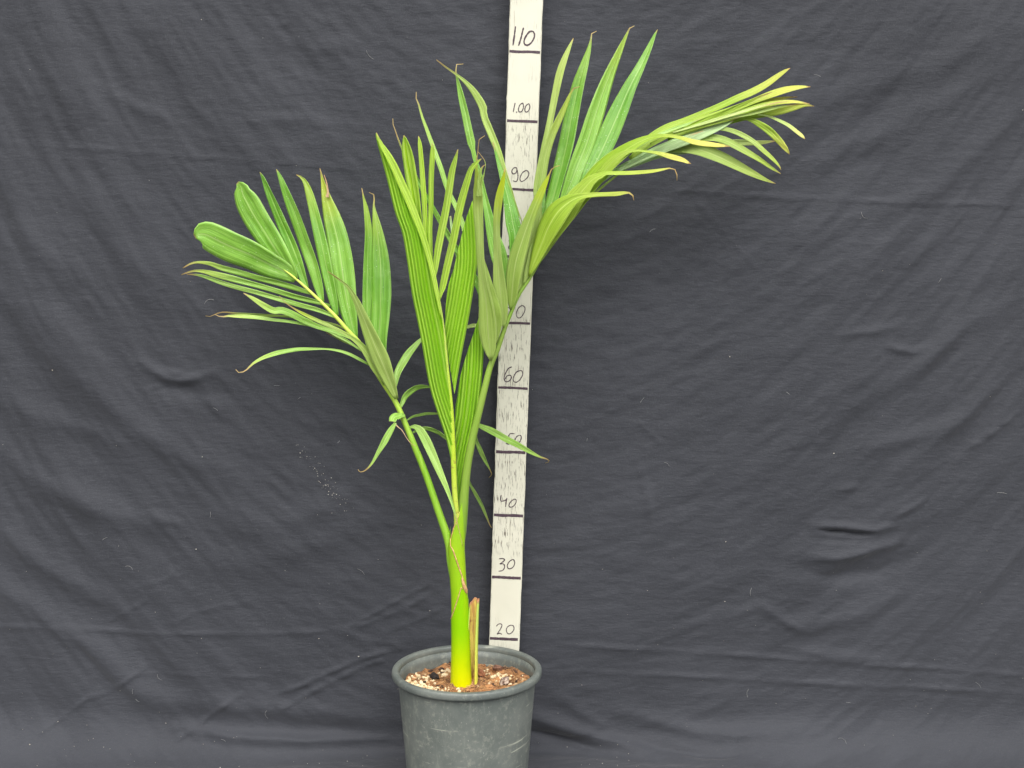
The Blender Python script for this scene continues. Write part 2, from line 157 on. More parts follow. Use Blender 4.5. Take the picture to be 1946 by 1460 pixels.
('A','lime',[(-0.1634,-0.15,0.5719,0.00323),(-0.1699,-0.1526,0.5622,0.00784),(-0.178,-0.1562,0.5481,0.00921),(-0.186,-0.1599,0.5341,0.00644),(-0.196,-0.1643,0.517,0.00322),(-0.2047,-0.1672,0.5076,0.00161),(-0.212,-0.169,0.5053,0.00115),(-0.2149,-0.17,0.5091,0.00069)],15,0.25,0.55),
('A','dry',[(-0.166,-0.15,0.5719,0.00312),(-0.1606,-0.15,0.5662,0.00134),(-0.1546,-0.15,0.5608,0.00089),(-0.1485,-0.15,0.5504,0.00067),(-0.1419,-0.15,0.5417,0.00067),(-0.1352,-0.15,0.5386,0.00045)],0,0.1,0.0),
('B','fresh',[(-0.1191,-0.165,0.8268,0.00147),(-0.1217,-0.1663,0.836,0.00625),(-0.1252,-0.1682,0.8492,0.01009),(-0.1289,-0.1713,0.8705,0.01316),(-0.1325,-0.1747,0.8949,0.01601),(-0.136,-0.1782,0.9191,0.01667),(-0.1395,-0.1817,0.9431,0.01533),(-0.142,-0.1839,0.9582,0.0081),(-0.1438,-0.185,0.9653,0.00108)],25,0.5,0.0),
('B','fresh',[(-0.1143,-0.166,0.8103,0.00147),(-0.1157,-0.1668,0.8194,0.00516),(-0.1174,-0.1684,0.8376,0.00698),(-0.1183,-0.1706,0.8623,0.00769),(-0.1193,-0.1729,0.8868,0.00766),(-0.1204,-0.1751,0.9112,0.00727),(-0.1219,-0.1773,0.9353,0.00652),(-0.1232,-0.179,0.9545,0.00542),(-0.1247,-0.18,0.9649,0.00072)],-25,0.6,0.0),
('B','fresh',[(-0.1081,-0.167,0.7895,0.00189),(-0.1102,-0.1684,0.8079,0.00567),(-0.1107,-0.1701,0.8294,0.00754),(-0.1098,-0.172,0.8541,0.00826),(-0.1088,-0.1739,0.8786,0.00861),(-0.1079,-0.1758,0.903,0.00858),(-0.1071,-0.1778,0.9272,0.00818),(-0.1061,-0.1792,0.9449,0.00668),(-0.1065,-0.18,0.9553,0.00074)],28,0.6,0.0),
('B','fresh',[(-0.1066,-0.167,0.7712,0.00185),(-0.1046,-0.1691,0.7879,0.00701),(-0.1012,-0.1721,0.8113,0.00955),(-0.0967,-0.175,0.8336,0.01024),(-0.0901,-0.1788,0.8631,0.01056),(-0.0842,-0.183,0.8947,0.01014),(-0.0798,-0.1862,0.9188,0.00901),(-0.0763,-0.1879,0.9315,0.00648),(-0.0733,-0.1892,0.9411,0.00287),(-0.0717,-0.19,0.9466,0.00054)],-25,0.6,0.0),
('B','fresh',[(-0.099,-0.168,0.7441,0.00118),(-0.0972,-0.1694,0.7546,0.00499),(-0.0951,-0.1705,0.763,0.0089),(-0.0893,-0.1739,0.7881,0.01028),(-0.0809,-0.1784,0.8213,0.01093),(-0.0738,-0.1829,0.8541,0.01087),(-0.0669,-0.1868,0.8816,0.01046),(-0.0601,-0.19,0.9041,0.00903),(-0.055,-0.1922,0.9193,0.00727),(-0.0484,-0.1937,0.928,0.00519),(-0.0406,-0.195,0.934,0.00086)],-20,0.6,0.0),
('B','fresh',[(-0.0973,-0.172,0.7212,0.00143),(-0.1024,-0.1744,0.7532,0.00604),(-0.1075,-0.1765,0.7816,0.00708),(-0.1153,-0.179,0.8139,0.00811),(-0.1243,-0.1814,0.8435,0.00913),(-0.1353,-0.1838,0.8728,0.01049),(-0.1462,-0.186,0.8986,0.0108),(-0.1576,-0.1882,0.9251,0.01007),(-0.1669,-0.1897,0.9426,0.00796),(-0.1747,-0.1909,0.9556,0.00449),(-0.1793,-0.192,0.9683,0.00086)],-20,0.6,0.0),
('C','olive',[(-0.0294,-0.155,0.6596,0.00207),(-0.0308,-0.1568,0.6762,0.01701),(-0.0332,-0.1593,0.699,0.02517),(-0.0345,-0.162,0.7241,0.02354),(-0.0369,-0.1648,0.7491,0.01682),(-0.0402,-0.1676,0.7739,0.01269),(-0.0429,-0.1709,0.8034,0.01112),(-0.0441,-0.175,0.8399,0.01206),(-0.0452,-0.178,0.8664,0.01351),(-0.0457,-0.1808,0.8902,0.01296),(-0.0466,-0.1827,0.9069,0.00746),(-0.0477,-0.1852,0.9285,0.00236),(-0.0462,-0.1861,0.9356,0.00135),(-0.045,-0.1877,0.9492,0.00084),(-0.0436,-0.1889,0.9594,0.00084),(-0.04,-0.1895,0.9634,0.00084),(-0.0361,-0.19,0.9645,0.00067)],14,0.15,0.5),
('C','olive',[(-0.0441,-0.188,0.8843,0.0053),(-0.0421,-0.1884,0.8968,0.00465),(-0.0408,-0.1887,0.9051,0.0038),(-0.0382,-0.1889,0.9114,0.00232),(-0.0365,-0.1891,0.9186,0.00106),(-0.0353,-0.1893,0.9259,0.00084),(-0.0365,-0.1895,0.9321,0.00084),(-0.0407,-0.1898,0.9383,0.00063),(-0.0454,-0.19,0.944,0.00042)],0,0.1,0.0),
('C','olive',[(-0.0457,-0.189,0.8843,0.00482),(-0.0448,-0.1901,0.8968,0.00328),(-0.0437,-0.191,0.9071,0.00437),(-0.0417,-0.1921,0.9185,0.00371),(-0.0386,-0.1926,0.9242,0.00174),(-0.0352,-0.193,0.9266,0.00054)],15,0.1,0.0),
('C','olive',[(-0.0118,-0.15,0.7046,0.00207),(-0.0118,-0.1525,0.7209,0.01133),(-0.0147,-0.1557,0.7411,0.01847),(-0.0171,-0.1596,0.7661,0.01787),(-0.019,-0.1643,0.7959,0.0132),(-0.0204,-0.169,0.8253,0.0101),(-0.0205,-0.1733,0.852,0.01005),(-0.0185,-0.1768,0.8736,0.01126),(-0.0153,-0.18,0.8927,0.00997),(-0.0118,-0.1826,0.908,0.00547),(-0.0089,-0.185,0.9222,0.00099)],14,0.2,0.8),
('C','olive',[(-0.0218,-0.152,0.6845,0.00205),(-0.0217,-0.1552,0.7086,0.01531),(-0.0246,-0.1583,0.7313,0.0183),(-0.0295,-0.1614,0.7539,0.01367),(-0.0343,-0.1649,0.7787,0.00807),(-0.0386,-0.168,0.8009,0.00201)],-12,0.2,0.0),
('C','olive',[(-0.0023,-0.14,0.7295,0.00212),(-0.0005,-0.1413,0.7489,0.01636),(0.0017,-0.1431,0.774,0.02156),(0.0057,-0.1447,0.7977,0.02359),(0.0122,-0.1463,0.82,0.02196),(0.0205,-0.1481,0.8446,0.01772),(0.0289,-0.1498,0.8667,0.01403),(0.0384,-0.1515,0.8886,0.01114),(0.0469,-0.1529,0.9067,0.00568),(0.0513,-0.1536,0.9164,0.00206),(0.0554,-0.1543,0.9243,0.00129),(0.0651,-0.155,0.9272,0.00077)],18,0.12,0.85),
('C','olive',[(0.0078,-0.13,0.7494,0.00269),(0.0141,-0.1292,0.7733,0.01503),(0.0204,-0.1283,0.7997,0.01661),(0.0264,-0.1273,0.8296,0.01605),(0.0313,-0.1265,0.8545,0.01442),(0.0358,-0.1257,0.8793,0.0128),(0.0398,-0.125,0.8991,0.01225),(0.0457,-0.1237,0.9384,0.01243),(0.0535,-0.1228,0.966,0.01097),(0.0646,-0.1218,0.9913,0.00953),(0.075,-0.121,1.0133,0.00618),(0.0816,-0.1205,1.029,0.00238),(0.0867,-0.1202,1.0345,0.00142),(0.0934,-0.12,1.0358,0.00071)],-20,0.2,0.3),
('C','pale',[(0.0154,-0.115,0.7702,0.00564),(0.0227,-0.1124,0.7992,0.01127),(0.0316,-0.1091,0.8363,0.01126),(0.0381,-0.107,0.8604,0.01125),(0.0362,-0.1036,0.8992,0.01317),(0.0441,-0.0994,0.9465,0.0121),(0.0543,-0.0952,0.9936,0.01103),(0.0617,-0.0919,1.0317,0.01207),(0.0682,-0.0891,1.0619,0.01205),(0.0775,-0.0868,1.0871,0.00733),(0.0858,-0.085,1.1059,0.00079)],30,0.25,0.1),
('C','arch',[(0.0233,-0.135,0.7761,0.00217),(0.0298,-0.1376,0.7937,0.01405),(0.0396,-0.1413,0.8187,0.02475),(0.0499,-0.145,0.8434,0.03347),(0.0626,-0.1485,0.8642,0.03414),(0.0772,-0.1513,0.8776,0.02394),(0.0918,-0.1536,0.8851,0.01115),(0.1083,-0.156,0.8877,0.00742),(0.1338,-0.1596,0.8889,0.00634),(0.144,-0.1611,0.8892,0.00642),(0.157,-0.1629,0.8907,0.00285),(0.1631,-0.1639,0.888,0.00213),(0.1653,-0.165,0.8804,0.00071)],22,0.1,0.35),
('C','olive',[(0.0166,-0.132,0.7659,0.00206),(0.0241,-0.132,0.7898,0.01131),(0.0316,-0.132,0.8172,0.01231),(0.0373,-0.132,0.8371,0.00614),(0.0403,-0.132,0.8471,0.00153)],12,0.2,0.3),
('C','arch',[(0.0402,-0.125,0.8044,0.00146),(0.0498,-0.1271,0.8205,0.01093),(0.0624,-0.1299,0.8412,0.01998),(0.075,-0.1327,0.8618,0.02624),(0.0875,-0.1355,0.8823,0.02705),(0.1015,-0.1382,0.8995,0.02157),(0.1124,-0.14,0.9104,0.01435),(0.1264,-0.1418,0.9165,0.00824),(0.1282,-0.142,0.9179,0.00711),(0.161,-0.1459,0.9177,0.00709),(0.1884,-0.1491,0.9193,0.00629),(0.2037,-0.151,0.9218,0.00432),(0.2156,-0.1524,0.9239,0.00196),(0.2216,-0.1531,0.9222,0.00157),(0.2245,-0.154,0.9157,0.00157),(0.2247,-0.155,0.9071,0.00078)],28,0.1,0.4),
('C','arch',[(0.0668,-0.12,0.8541,0.00157),(0.0825,-0.1222,0.8734,0.01368),(0.1034,-0.1251,0.8978,0.02725),(0.124,-0.1279,0.922,0.02909),(0.1447,-0.1304,0.9408,0.02513),(0.167,-0.1329,0.9561,0.01735),(0.1893,-0.1351,0.9659,0.00962),(0.2099,-0.137,0.9682,0.00538),(0.2288,-0.1387,0.9656,0.00614),(0.2478,-0.1405,0.9599,0.00844),(0.265,-0.142,0.9572,0.00843),(0.2821,-0.1436,0.9551,0.00536),(0.2975,-0.145,0.9533,0.00077)],25,0.1,0.8),
('C','arch',[(0.1035,-0.124,0.8908,0.00564),(0.1205,-0.1292,0.9132,0.01309),(0.1392,-0.1343,0.9337,0.01489),(0.1544,-0.1379,0.9447,0.00816),(0.168,-0.1405,0.9483,0.00407),(0.1851,-0.1437,0.9466,0.0037),(0.2004,-0.1466,0.944,0.00554),(0.2157,-0.1495,0.9397,0.00774),(0.2309,-0.1525,0.9352,0.00699),(0.2397,-0.1543,0.931,0.00331),(0.2433,-0.155,0.9296,0.00055)],20,0.1,0.75),
('C','arch',[(0.1677,-0.11,0.9454,0.00587),(0.1925,-0.1074,0.9665,0.01174),(0.2156,-0.1053,0.9809,0.01213),(0.2387,-0.1033,0.9903,0.00979),(0.2637,-0.1012,1.0004,0.00862),(0.2887,-0.099,1.0106,0.00979),(0.3154,-0.0967,1.023,0.01097),(0.3368,-0.0949,1.0319,0.01137),(0.3564,-0.0931,1.0424,0.01059),(0.3724,-0.0916,1.0539,0.00823),(0.3831,-0.0905,1.0614,0.00471),(0.389,-0.09,1.0646,0.00078)],25,0.2,0.45),
('C','arch',[(0.1638,-0.115,0.9382,0.00601),(0.1918,-0.1144,0.9591,0.012),(0.2199,-0.1138,0.9738,0.01199),(0.248,-0.1132,0.9842,0.01239),(0.2778,-0.1126,0.9955,0.01278),(0.3041,-0.1121,1.005,0.01197),(0.3269,-0.1117,1.0137,0.00997),(0.3443,-0.1113,1.0203,0.01117),(0.3636,-0.1109,1.0275,0.01276),(0.3811,-0.1106,1.033,0.01116),(0.3986,-0.1103,1.0363,0.00638),(0.4131,-0.11,1.0367,0.001)],28,0.2,0.5),
('C','arch',[(0.2159,-0.118,0.9692,0.0061),(0.2514,-0.1144,0.9833,0.00814),(0.2869,-0.1108,0.9957,0.00897),(0.319,-0.1076,1.0063,0.00898),(0.3405,-0.1055,1.0134,0.00817),(0.3602,-0.1036,1.0188,0.00613),(0.38,-0.1017,1.0225,0.00368),(0.398,-0.1,1.0239,0.00082)],-30,0.25,0.6),
('C','arch',[(0.2264,-0.118,0.9701,0.0061),(0.2596,-0.1184,0.9809,0.00812),(0.2944,-0.1187,0.9924,0.00893),(0.3256,-0.1191,1.0035,0.00932),(0.3499,-0.1194,1.011,0.00891),(0.3708,-0.1196,1.0148,0.00728),(0.39,-0.1198,1.0154,0.00526),(0.4102,-0.12,1.0127,0.00101)],30,0.2,0.55),
('C','arch',[(0.2168,-0.112,0.9644,0.00565),(0.2522,-0.1099,0.9767,0.01129),(0.2877,-0.1077,0.9876,0.01167),(0.3196,-0.1059,0.9966,0.01243),(0.3499,-0.1041,1.0023,0.01357),(0.3732,-0.1028,1.0051,0.01169),(0.3946,-0.1016,1.01,0.00868),(0.4089,-0.1007,1.0127,0.00453),(0.4219,-0.1,1.0114,0.00076)],-20,0.2,0.35),
('C','pale',[(0.3243,-0.1,0.9992,0.00113),(0.3413,-0.1037,0.9994,0.00189),(0.3531,-0.1064,0.9978,0.00264),(0.3667,-0.1095,0.993,0.00489),(0.3803,-0.1128,0.986,0.00601),(0.3922,-0.1161,0.9771,0.00638),(0.401,-0.1185,0.97,0.00525),(0.4057,-0.12,0.9651,0.00094)],20,0.2,0.5),
('C','arch',[(0.2969,-0.105,0.9927,0.00189),(0.3138,-0.1091,0.9941,0.00338),(0.3282,-0.1125,0.9926,0.00488),(0.3425,-0.1163,0.9857,0.00824),(0.3561,-0.1202,0.9759,0.0101),(0.3678,-0.1242,0.9636,0.00897),(0.3766,-0.1275,0.9527,0.00672),(0.3826,-0.13,0.9438,0.00112)],-20,0.2,0.5),
('C','olive',[(0.2379,-0.112,0.9696,0.00188),(0.2602,-0.1148,0.9777,0.00338),(0.2827,-0.1174,0.9793,0.0045),(0.2999,-0.1194,0.9777,0.00636),(0.3173,-0.1215,0.9707,0.00748),(0.3347,-0.1239,0.9602,0.00785),(0.3486,-0.126,0.948,0.0071),(0.3608,-0.1279,0.9366,0.0056),(0.3687,-0.1293,0.9279,0.00299),(0.3717,-0.13,0.9222,0.00075)],20,0.2,0.3),
('C','olive',[(0.1924,-0.112,0.9418,0.00382),(0.2236,-0.1144,0.9591,0.01181),(0.2514,-0.1162,0.9655,0.01179),(0.2723,-0.1176,0.9672,0.01102),(0.2916,-0.1189,0.9643,0.01177),(0.3091,-0.1201,0.9566,0.01253),(0.3268,-0.1215,0.9462,0.01063),(0.3444,-0.1228,0.9357,0.00836),(0.3603,-0.124,0.9252,0.00532),(0.3727,-0.125,0.9174,0.00076)],22,0.2,0.25),
('C','olive',[(0.1646,-0.108,0.9298,0.00368),(0.1997,-0.1093,0.9476,0.01212),(0.2261,-0.1101,0.9538,0.01651),(0.2525,-0.111,0.953,0.02054),(0.2738,-0.1117,0.9471,0.02054),(0.2951,-0.1124,0.9383,0.01834),(0.3165,-0.1132,0.9278,0.01468),(0.338,-0.114,0.9173,0.00991),(0.3558,-0.1146,0.9089,0.00441),(0.3679,-0.115,0.9045,0.00073)],15,0.2,0.2),
('C','pale',[(0.2543,-0.1,0.9513,0.00369),(0.2903,-0.0969,0.9581,0.00739),(0.3138,-0.0949,0.9621,0.00851),(0.3356,-0.0931,0.9614,0.00704),(0.3538,-0.0916,0.9623,0.00519),(0.3726,-0.09,0.9646,0.00074)],-15,0.2,0.2),
('C','mint',[(0.1457,-0.122,0.9205,0.00365),(0.1685,-0.1214,0.9335,0.00912),(0.1913,-0.1208,0.9448,0.01204),(0.2176,-0.1202,0.9552,0.01385),(0.2439,-0.1195,0.9656,0.0164),(0.2684,-0.1189,0.976,0.01675),(0.2894,-0.1184,0.983,0.00983),(0.306,-0.118,0.9899,0.00146)],15,0.15,0.0),
('C','mint',[(0.1197,-0.118,0.9032,0.00257),(0.1463,-0.1153,0.9225,0.00733),(0.1747,-0.1128,0.9352,0.01211),(0.2032,-0.1104,0.9445,0.01101),(0.2318,-0.1081,0.9476,0.00735),(0.2587,-0.106,0.9481,0.0011)],-15,0.15,0.0),
('C','top',[(0.0444,-0.1,0.854,0.00733),(0.0548,-0.0964,0.8767,0.01759),(0.0651,-0.091,0.9131,0.02052),(0.0761,-0.0846,0.9563,0.02395),(0.0847,-0.078,1.0019,0.02248),(0.0932,-0.0723,1.0406,0.01858),(0.1019,-0.0679,1.0702,0.01271),(0.1088,-0.0645,1.093,0.00636),(0.112,-0.0623,1.1078,0.00245),(0.1134,-0.061,1.1169,0.00147),(0.1199,-0.06,1.1193,0.00073)],20,0.2,0.2),
('C','top',[(0.0674,-0.098,0.8699,0.00713),(0.0812,-0.093,0.8995,0.01996),(0.0927,-0.0881,0.9291,0.0252),(0.1065,-0.0825,0.9633,0.02712),(0.1185,-0.0763,1.002,0.0257),(0.1301,-0.0707,1.0363,0.02095),(0.1417,-0.0659,1.066,0.01477),(0.1539,-0.0611,1.0946,0.00858),(0.162,-0.0581,1.1129,0.00381),(0.1678,-0.056,1.125,0.00143),(0.1741,-0.055,1.1274,0.00072)],-15,0.2,0.35),
('C','top',[(0.0971,-0.096,0.8949,0.00732),(0.1098,-0.0914,0.9199,0.01904),(0.1248,-0.0864,0.9472,0.02638),(0.1387,-0.081,0.9769,0.02885),(0.1526,-0.0754,1.0088,0.02642),(0.1669,-0.0697,1.0409,0.02008),(0.1827,-0.0642,1.0707,0.01372),(0.1948,-0.0597,1.0959,0.00883),(0.2025,-0.0565,1.1143,0.00392),(0.2069,-0.055,1.1223,0.00074)],20,0.2,0.0),
('C','top',[(0.0329,-0.105,0.8381,0.00731),(0.0387,-0.0979,0.8676,0.01368),(0.0417,-0.0914,0.895,0.01223),(0.0441,-0.085,0.9224,0.00735)],-20,0.2,0.0),
('C','top',[(-0.0001,-0.115,0.7961,0.00673),(0.0044,-0.1069,0.8306,0.01896),(0.0013,-0.1026,0.8487,0.02088),(-0.0023,-0.0977,0.8694,0.01774),(-0.0066,-0.0931,0.8888,0.01395),(-0.0115,-0.0887,0.9071,0.01016),(-0.0165,-0.0844,0.9254,0.00699),(-0.0214,-0.0802,0.9425,0.00458),(-0.0251,-0.077,0.956,0.00229),(-0.0273,-0.075,0.9646,0.00051)],-15,0.25,0.0),
('C','pale',[(0.0142,-0.095,0.8512,0.00108),(0.0056,-0.0909,0.8737,0.00352),(-0.003,-0.0859,0.9023,0.00461),(-0.0116,-0.0815,0.9267,0.00679),(-0.019,-0.0776,0.9487,0.0095),(-0.0276,-0.0736,0.9707,0.01033),(-0.0362,-0.0698,0.9915,0.01033),(-0.0399,-0.0681,1.0013,0.00979),(-0.0419,-0.0659,1.0143,0.01173),(-0.0542,-0.0618,1.035,0.00919),(-0.0663,-0.0588,1.0489,0.00562),(-0.0802,-0.0557,1.0605,0.00307),(-0.0942,-0.0529,1.0703,0.0023),(-0.1082,-0.05,1.0811,0.00102)],25,0.25,0.0),
('C','top',[(-0.0087,-0.11,0.7508,0.00529),(-0.0131,-0.1039,0.7824,0.01908),(-0.0197,-0.0987,0.8089,0.02334),(-0.0275,-0.0936,0.8343,0.01699),(-0.0342,-0.0877,0.8648,0.01169),(-0.0396,-0.0827,0.8902,0.00745),(-0.046,-0.077,0.9196,0.00639),(-0.0523,-0.0732,0.9387,0.00639),(-0.0564,-0.0697,0.9566,0.00693),(-0.0571,-0.0692,0.9596,0.01151),(-0.0613,-0.0656,0.978,0.01152),(-0.066,-0.0612,1.0011,0.01105),(-0.073,-0.0553,1.0312,0.00914),(-0.0787,-0.0507,1.0555,0.00337),(-0.081,-0.048,1.0694,0.00169),(-0.0778,-0.0465,1.0766,0.00144),(-0.0697,-0.045,1.0761,0.00096)],15,0.25,0.0),
('C','top',[(-0.0456,-0.1,0.731,0.00461),(-0.0435,-0.0961,0.7519,0.01119),(-0.0576,-0.0907,0.7779,0.01046),(-0.0717,-0.0858,0.8004,0.00972),(-0.0858,-0.081,0.823,0.00898),(-0.1,-0.0758,0.8474,0.00824),(-0.1142,-0.0707,0.8718,0.0075),(-0.1302,-0.0648,0.8998,0.00676),(-0.1445,-0.0591,0.9278,0.00564),(-0.157,-0.0541,0.9524,0.00339),(-0.165,-0.0503,0.9718,0.00188),(-0.1704,-0.0473,0.9876,0.00113),(-0.1735,-0.0458,0.9955,0.00094),(-0.1721,-0.045,0.9996,0.00057)],20,0.25,0.0),
('C','lime',[(-0.0414,-0.095,0.748,0.00255),(-0.0541,-0.0904,0.7761,0.00503),(-0.0629,-0.0849,0.8126,0.0062),(-0.0699,-0.0799,0.8457,0.00697),(-0.0805,-0.0755,0.8735,0.00736),(-0.0928,-0.0715,0.8979,0.00737),(-0.1016,-0.0672,0.9257,0.00776),(-0.1122,-0.0626,0.9554,0.00698),(-0.121,-0.0587,0.9798,0.00582),(-0.129,-0.0554,1.0007,0.00388),(-0.1337,-0.0529,1.0175,0.0025),(-0.1383,-0.051,1.0294,0.00125),(-0.1375,-0.05,1.0362,0.00083)],-25,0.35,0.2),
('C','mint',[(-0.0753,-0.085,0.7864,0.00364),(-0.0807,-0.0796,0.8125,0.00474),(-0.0861,-0.0742,0.8387,0.00438),(-0.0888,-0.07,0.8596,0.00256)],15,0.2,0.0),
('C','pale',[(-0.0649,-0.09,0.7011,0.00443),(-0.0578,-0.0868,0.7028,0.00533),(-0.052,-0.0843,0.7033,0.00533),(-0.0419,-0.08,0.7044,0.00297)],10,0.2,0.0),
('C','lime',[(-0.053,-0.13,0.5673,0.00234),(-0.0453,-0.123,0.5622,0.00657),(-0.0286,-0.1083,0.5519,0.00995),(-0.0104,-0.0918,0.5383,0.01006),(0.0082,-0.0757,0.5258,0.00872),(0.0272,-0.0592,0.5118,0.00587),(0.0417,-0.0472,0.5021,0.00296),(0.0527,-0.0386,0.4968,0.00149),(0.0564,-0.0348,0.4923,0.00124),(0.0506,-0.03,0.4888,0.00075)],15,0.3,0.25),
('C','lime',[(-0.0513,-0.13,0.5535,0.00187),(-0.0512,-0.1187,0.5399,0.00472),(-0.046,-0.1041,0.5231,0.00667),(-0.0395,-0.088,0.5045,0.00482),(-0.0335,-0.0752,0.4899,0.00194),(-0.0304,-0.0667,0.4797,0.00122),(-0.0348,-0.06,0.4724,0.00074)],15,0.3,0.0),
('C','lime',[(-0.0634,-0.135,0.4947,0.00145),(-0.0608,-0.1159,0.4764,0.00342),(-0.0535,-0.0932,0.4558,0.00495),(-0.045,-0.0669,0.4314,0.00504),(-0.0385,-0.0435,0.4083,0.00307),(-0.034,-0.0268,0.3916,0.00155),(-0.031,-0.02,0.3853,0.00078)],20,0.3,0.2),
('C','arch',[(0.0226,-0.118,0.7752,0.00198),(0.0356,-0.118,0.7994,0.01317),(0.0517,-0.118,0.826,0.01971),(0.0693,-0.118,0.8492,0.02049),(0.0869,-0.118,0.8699,0.01882),(0.1037,-0.118,0.8898,0.01552),(0.1204,-0.118,0.9065,0.00979),(0.1363,-0.118,0.9191,0.00326)],10,0.15,0.0),
('C','olive',[(0.0169,-0.125,0.7666,0.00134),(0.0241,-0.125,0.7868,0.01004),(0.0322,-0.125,0.8076,0.01336),(0.0418,-0.125,0.83,0.01333),(0.0513,-0.125,0.8476,0.00999),(0.0593,-0.125,0.8603,0.00332)],-15,0.2,0.0),
('C','arch',[(0.2359,-0.124,0.9791,0.00184),(0.2586,-0.1233,0.9886,0.00442),(0.2883,-0.1223,0.9998,0.00516),(0.3197,-0.1213,1.0127,0.00479),(0.3441,-0.1205,1.0231,0.00258),(0.358,-0.12,1.0282,0.00074)],-18,0.3,0.3),
('C','pale',[(0.2219,-0.125,0.9735,0.00184),(0.2637,-0.1247,0.9859,0.00405),(0.302,-0.1245,0.997,0.00405),(0.3367,-0.1243,1.0073,0.00368),(0.3645,-0.1241,1.0136,0.00184),(0.3785,-0.124,1.0154,0.00055)],18,0.3,0.4),
('C','arch',[(0.1907,-0.124,0.9584,0.00182),(0.2291,-0.1234,0.9736,0.00509),(0.2676,-0.1228,0.984,0.00545),(0.299,-0.1223,0.9912,0.00399),(0.3165,-0.122,0.9947,0.00091)],-15,0.3,0.0),
('C','lime',[(0.1665,-0.122,0.9479,0.00146),(0.191,-0.1209,0.9642,0.00439),(0.2155,-0.1199,0.9759,0.00475),(0.2436,-0.1189,0.9855,0.00366),(0.2664,-0.118,0.9933,0.00091)],16,0.3,0.0),
('C','mint',[(0.159,-0.128,0.9323,0.00143),(0.1835,-0.1275,0.9458,0.00321),(0.2114,-0.127,0.9582,0.00356),(0.2393,-0.1265,0.9677,0.0032),(0.2637,-0.126,0.9755,0.00089)],10,0.3,0.0),
('C','olive',[(0.2673,-0.124,0.9859,0.00144),(0.2989,-0.1226,0.9929,0.00361),(0.3341,-0.1211,0.9999,0.00434),(0.3622,-0.1199,1.0069,0.00398),(0.3869,-0.1188,1.0113,0.00217),(0.4063,-0.118,1.0125,0.00054)],14,0.3,0.3)]
BLADES=[
('B','young',[(-0.1811,-0.185,0.9682),(-0.1799,-0.1841,0.9573),(-0.1684,-0.1805,0.9112),(-0.1581,-0.177,0.8653),(-0.1488,-0.1747,0.8364),(-0.1431,-0.1721,0.8017),(-0.1375,-0.1687,0.7565),(-0.1315,-0.1663,0.7238),(-0.1256,-0.1638,0.6909),(-0.1156,-0.1592,0.628),(-0.1052,-0.1565,0.5897),(-0.0946,-0.1541,0.5557),(-0.0875,-0.1519,0.5259),(-0.0834,-0.15,0.4982)],[(-0.1807,-0.185,0.9682),(-0.177,-0.1845,0.9621),(-0.1723,-0.184,0.9559),(-0.1569,-0.1815,0.9237),(-0.1414,-0.1787,0.8883),(-0.1319,-0.1767,0.8625),(-0.1224,-0.1748,0.8378),(-0.1136,-0.1727,0.8095),(-0.1082,-0.1712,0.7895),(-0.1035,-0.1693,0.7651),(-0.0989,-0.167,0.7333),(-0.0955,-0.1655,0.7136),(-0.0912,-0.1611,0.6533),(-0.0853,-0.1565,0.5897),(-0.083,-0.1524,0.5328),(-0.083,-0.15,0.4982)],0.00234,0.0013),
('B','young',[(-0.054,-0.15,0.8805),(-0.0519,-0.15,0.8691),(-0.0492,-0.15,0.8377),(-0.0482,-0.15,0.7959),(-0.0539,-0.15,0.7539),(-0.0614,-0.15,0.7123),(-0.0712,-0.15,0.663),(-0.0803,-0.15,0.6133)],[(-0.0542,-0.15,0.8805),(-0.0635,-0.15,0.8541),(-0.0724,-0.15,0.8208),(-0.0806,-0.15,0.7873),(-0.0895,-0.15,0.7568),(-0.0928,-0.15,0.7094),(-0.0895,-0.15,0.6711),(-0.0853,-0.15,0.6416),(-0.0807,-0.15,0.6133)],0.00234,0.0013),
('B','young',[(-0.0449,-0.13,0.7799),(-0.0414,-0.1307,0.721),(-0.04,-0.1312,0.681),(-0.0416,-0.1316,0.6429),(-0.0463,-0.1322,0.5949),(-0.0509,-0.1326,0.5631),(-0.06,-0.133,0.5221),(-0.0693,-0.1336,0.4716),(-0.0763,-0.134,0.4385)],[(-0.045,-0.13,0.7799),(-0.0458,-0.1306,0.7262),(-0.0518,-0.1309,0.7033),(-0.0638,-0.1313,0.6676),(-0.0721,-0.1317,0.6392),(-0.0775,-0.132,0.6077),(-0.0806,-0.1323,0.5858),(-0.0801,-0.1327,0.5487),(-0.0789,-0.1332,0.5106),(-0.0776,-0.1337,0.4647),(-0.0766,-0.134,0.4385)],0.00236,0.0013)]

rng = np.random.default_rng(7); random.seed(7)

# ------------------------------------------------------------------ helpers
def mesh_obj(name, verts, faces, mat, parent=None, smooth=True, attrs=None):
    me = bpy.data.meshes.new(name)
    me.from_pydata([tuple(map(float, v)) for v in verts], [], [tuple(map(int, f)) for f in faces])
    me.polygons.foreach_set('use_smooth', [smooth]*len(me.polygons))
    for k, a in (attrs or {}).items():
        at = me.attributes.new(k, 'FLOAT', 'POINT'); at.data.foreach_set('value', np.asarray(a, dtype=np.float32))
    me.materials.append(mat); me.update()
    o = bpy.data.objects.new(name, me); C.objects.link(o)
    if parent: o.parent = parent; o.matrix_parent_inverse = parent.matrix_world.inverted()
    return o
def empty(name, loc):
    o = bpy.data.objects.new(name, None); o.location = loc; o.empty_display_size = .02; C.objects.link(o)
    bpy.context.view_layer.update(); return o
def tag(o, label=None, cat=None, kind=None, group=None):
    if label: o['label'] = label
    if cat: o['category'] = cat
    if kind: o['kind'] = kind
    if group: o['group'] = group
    return o
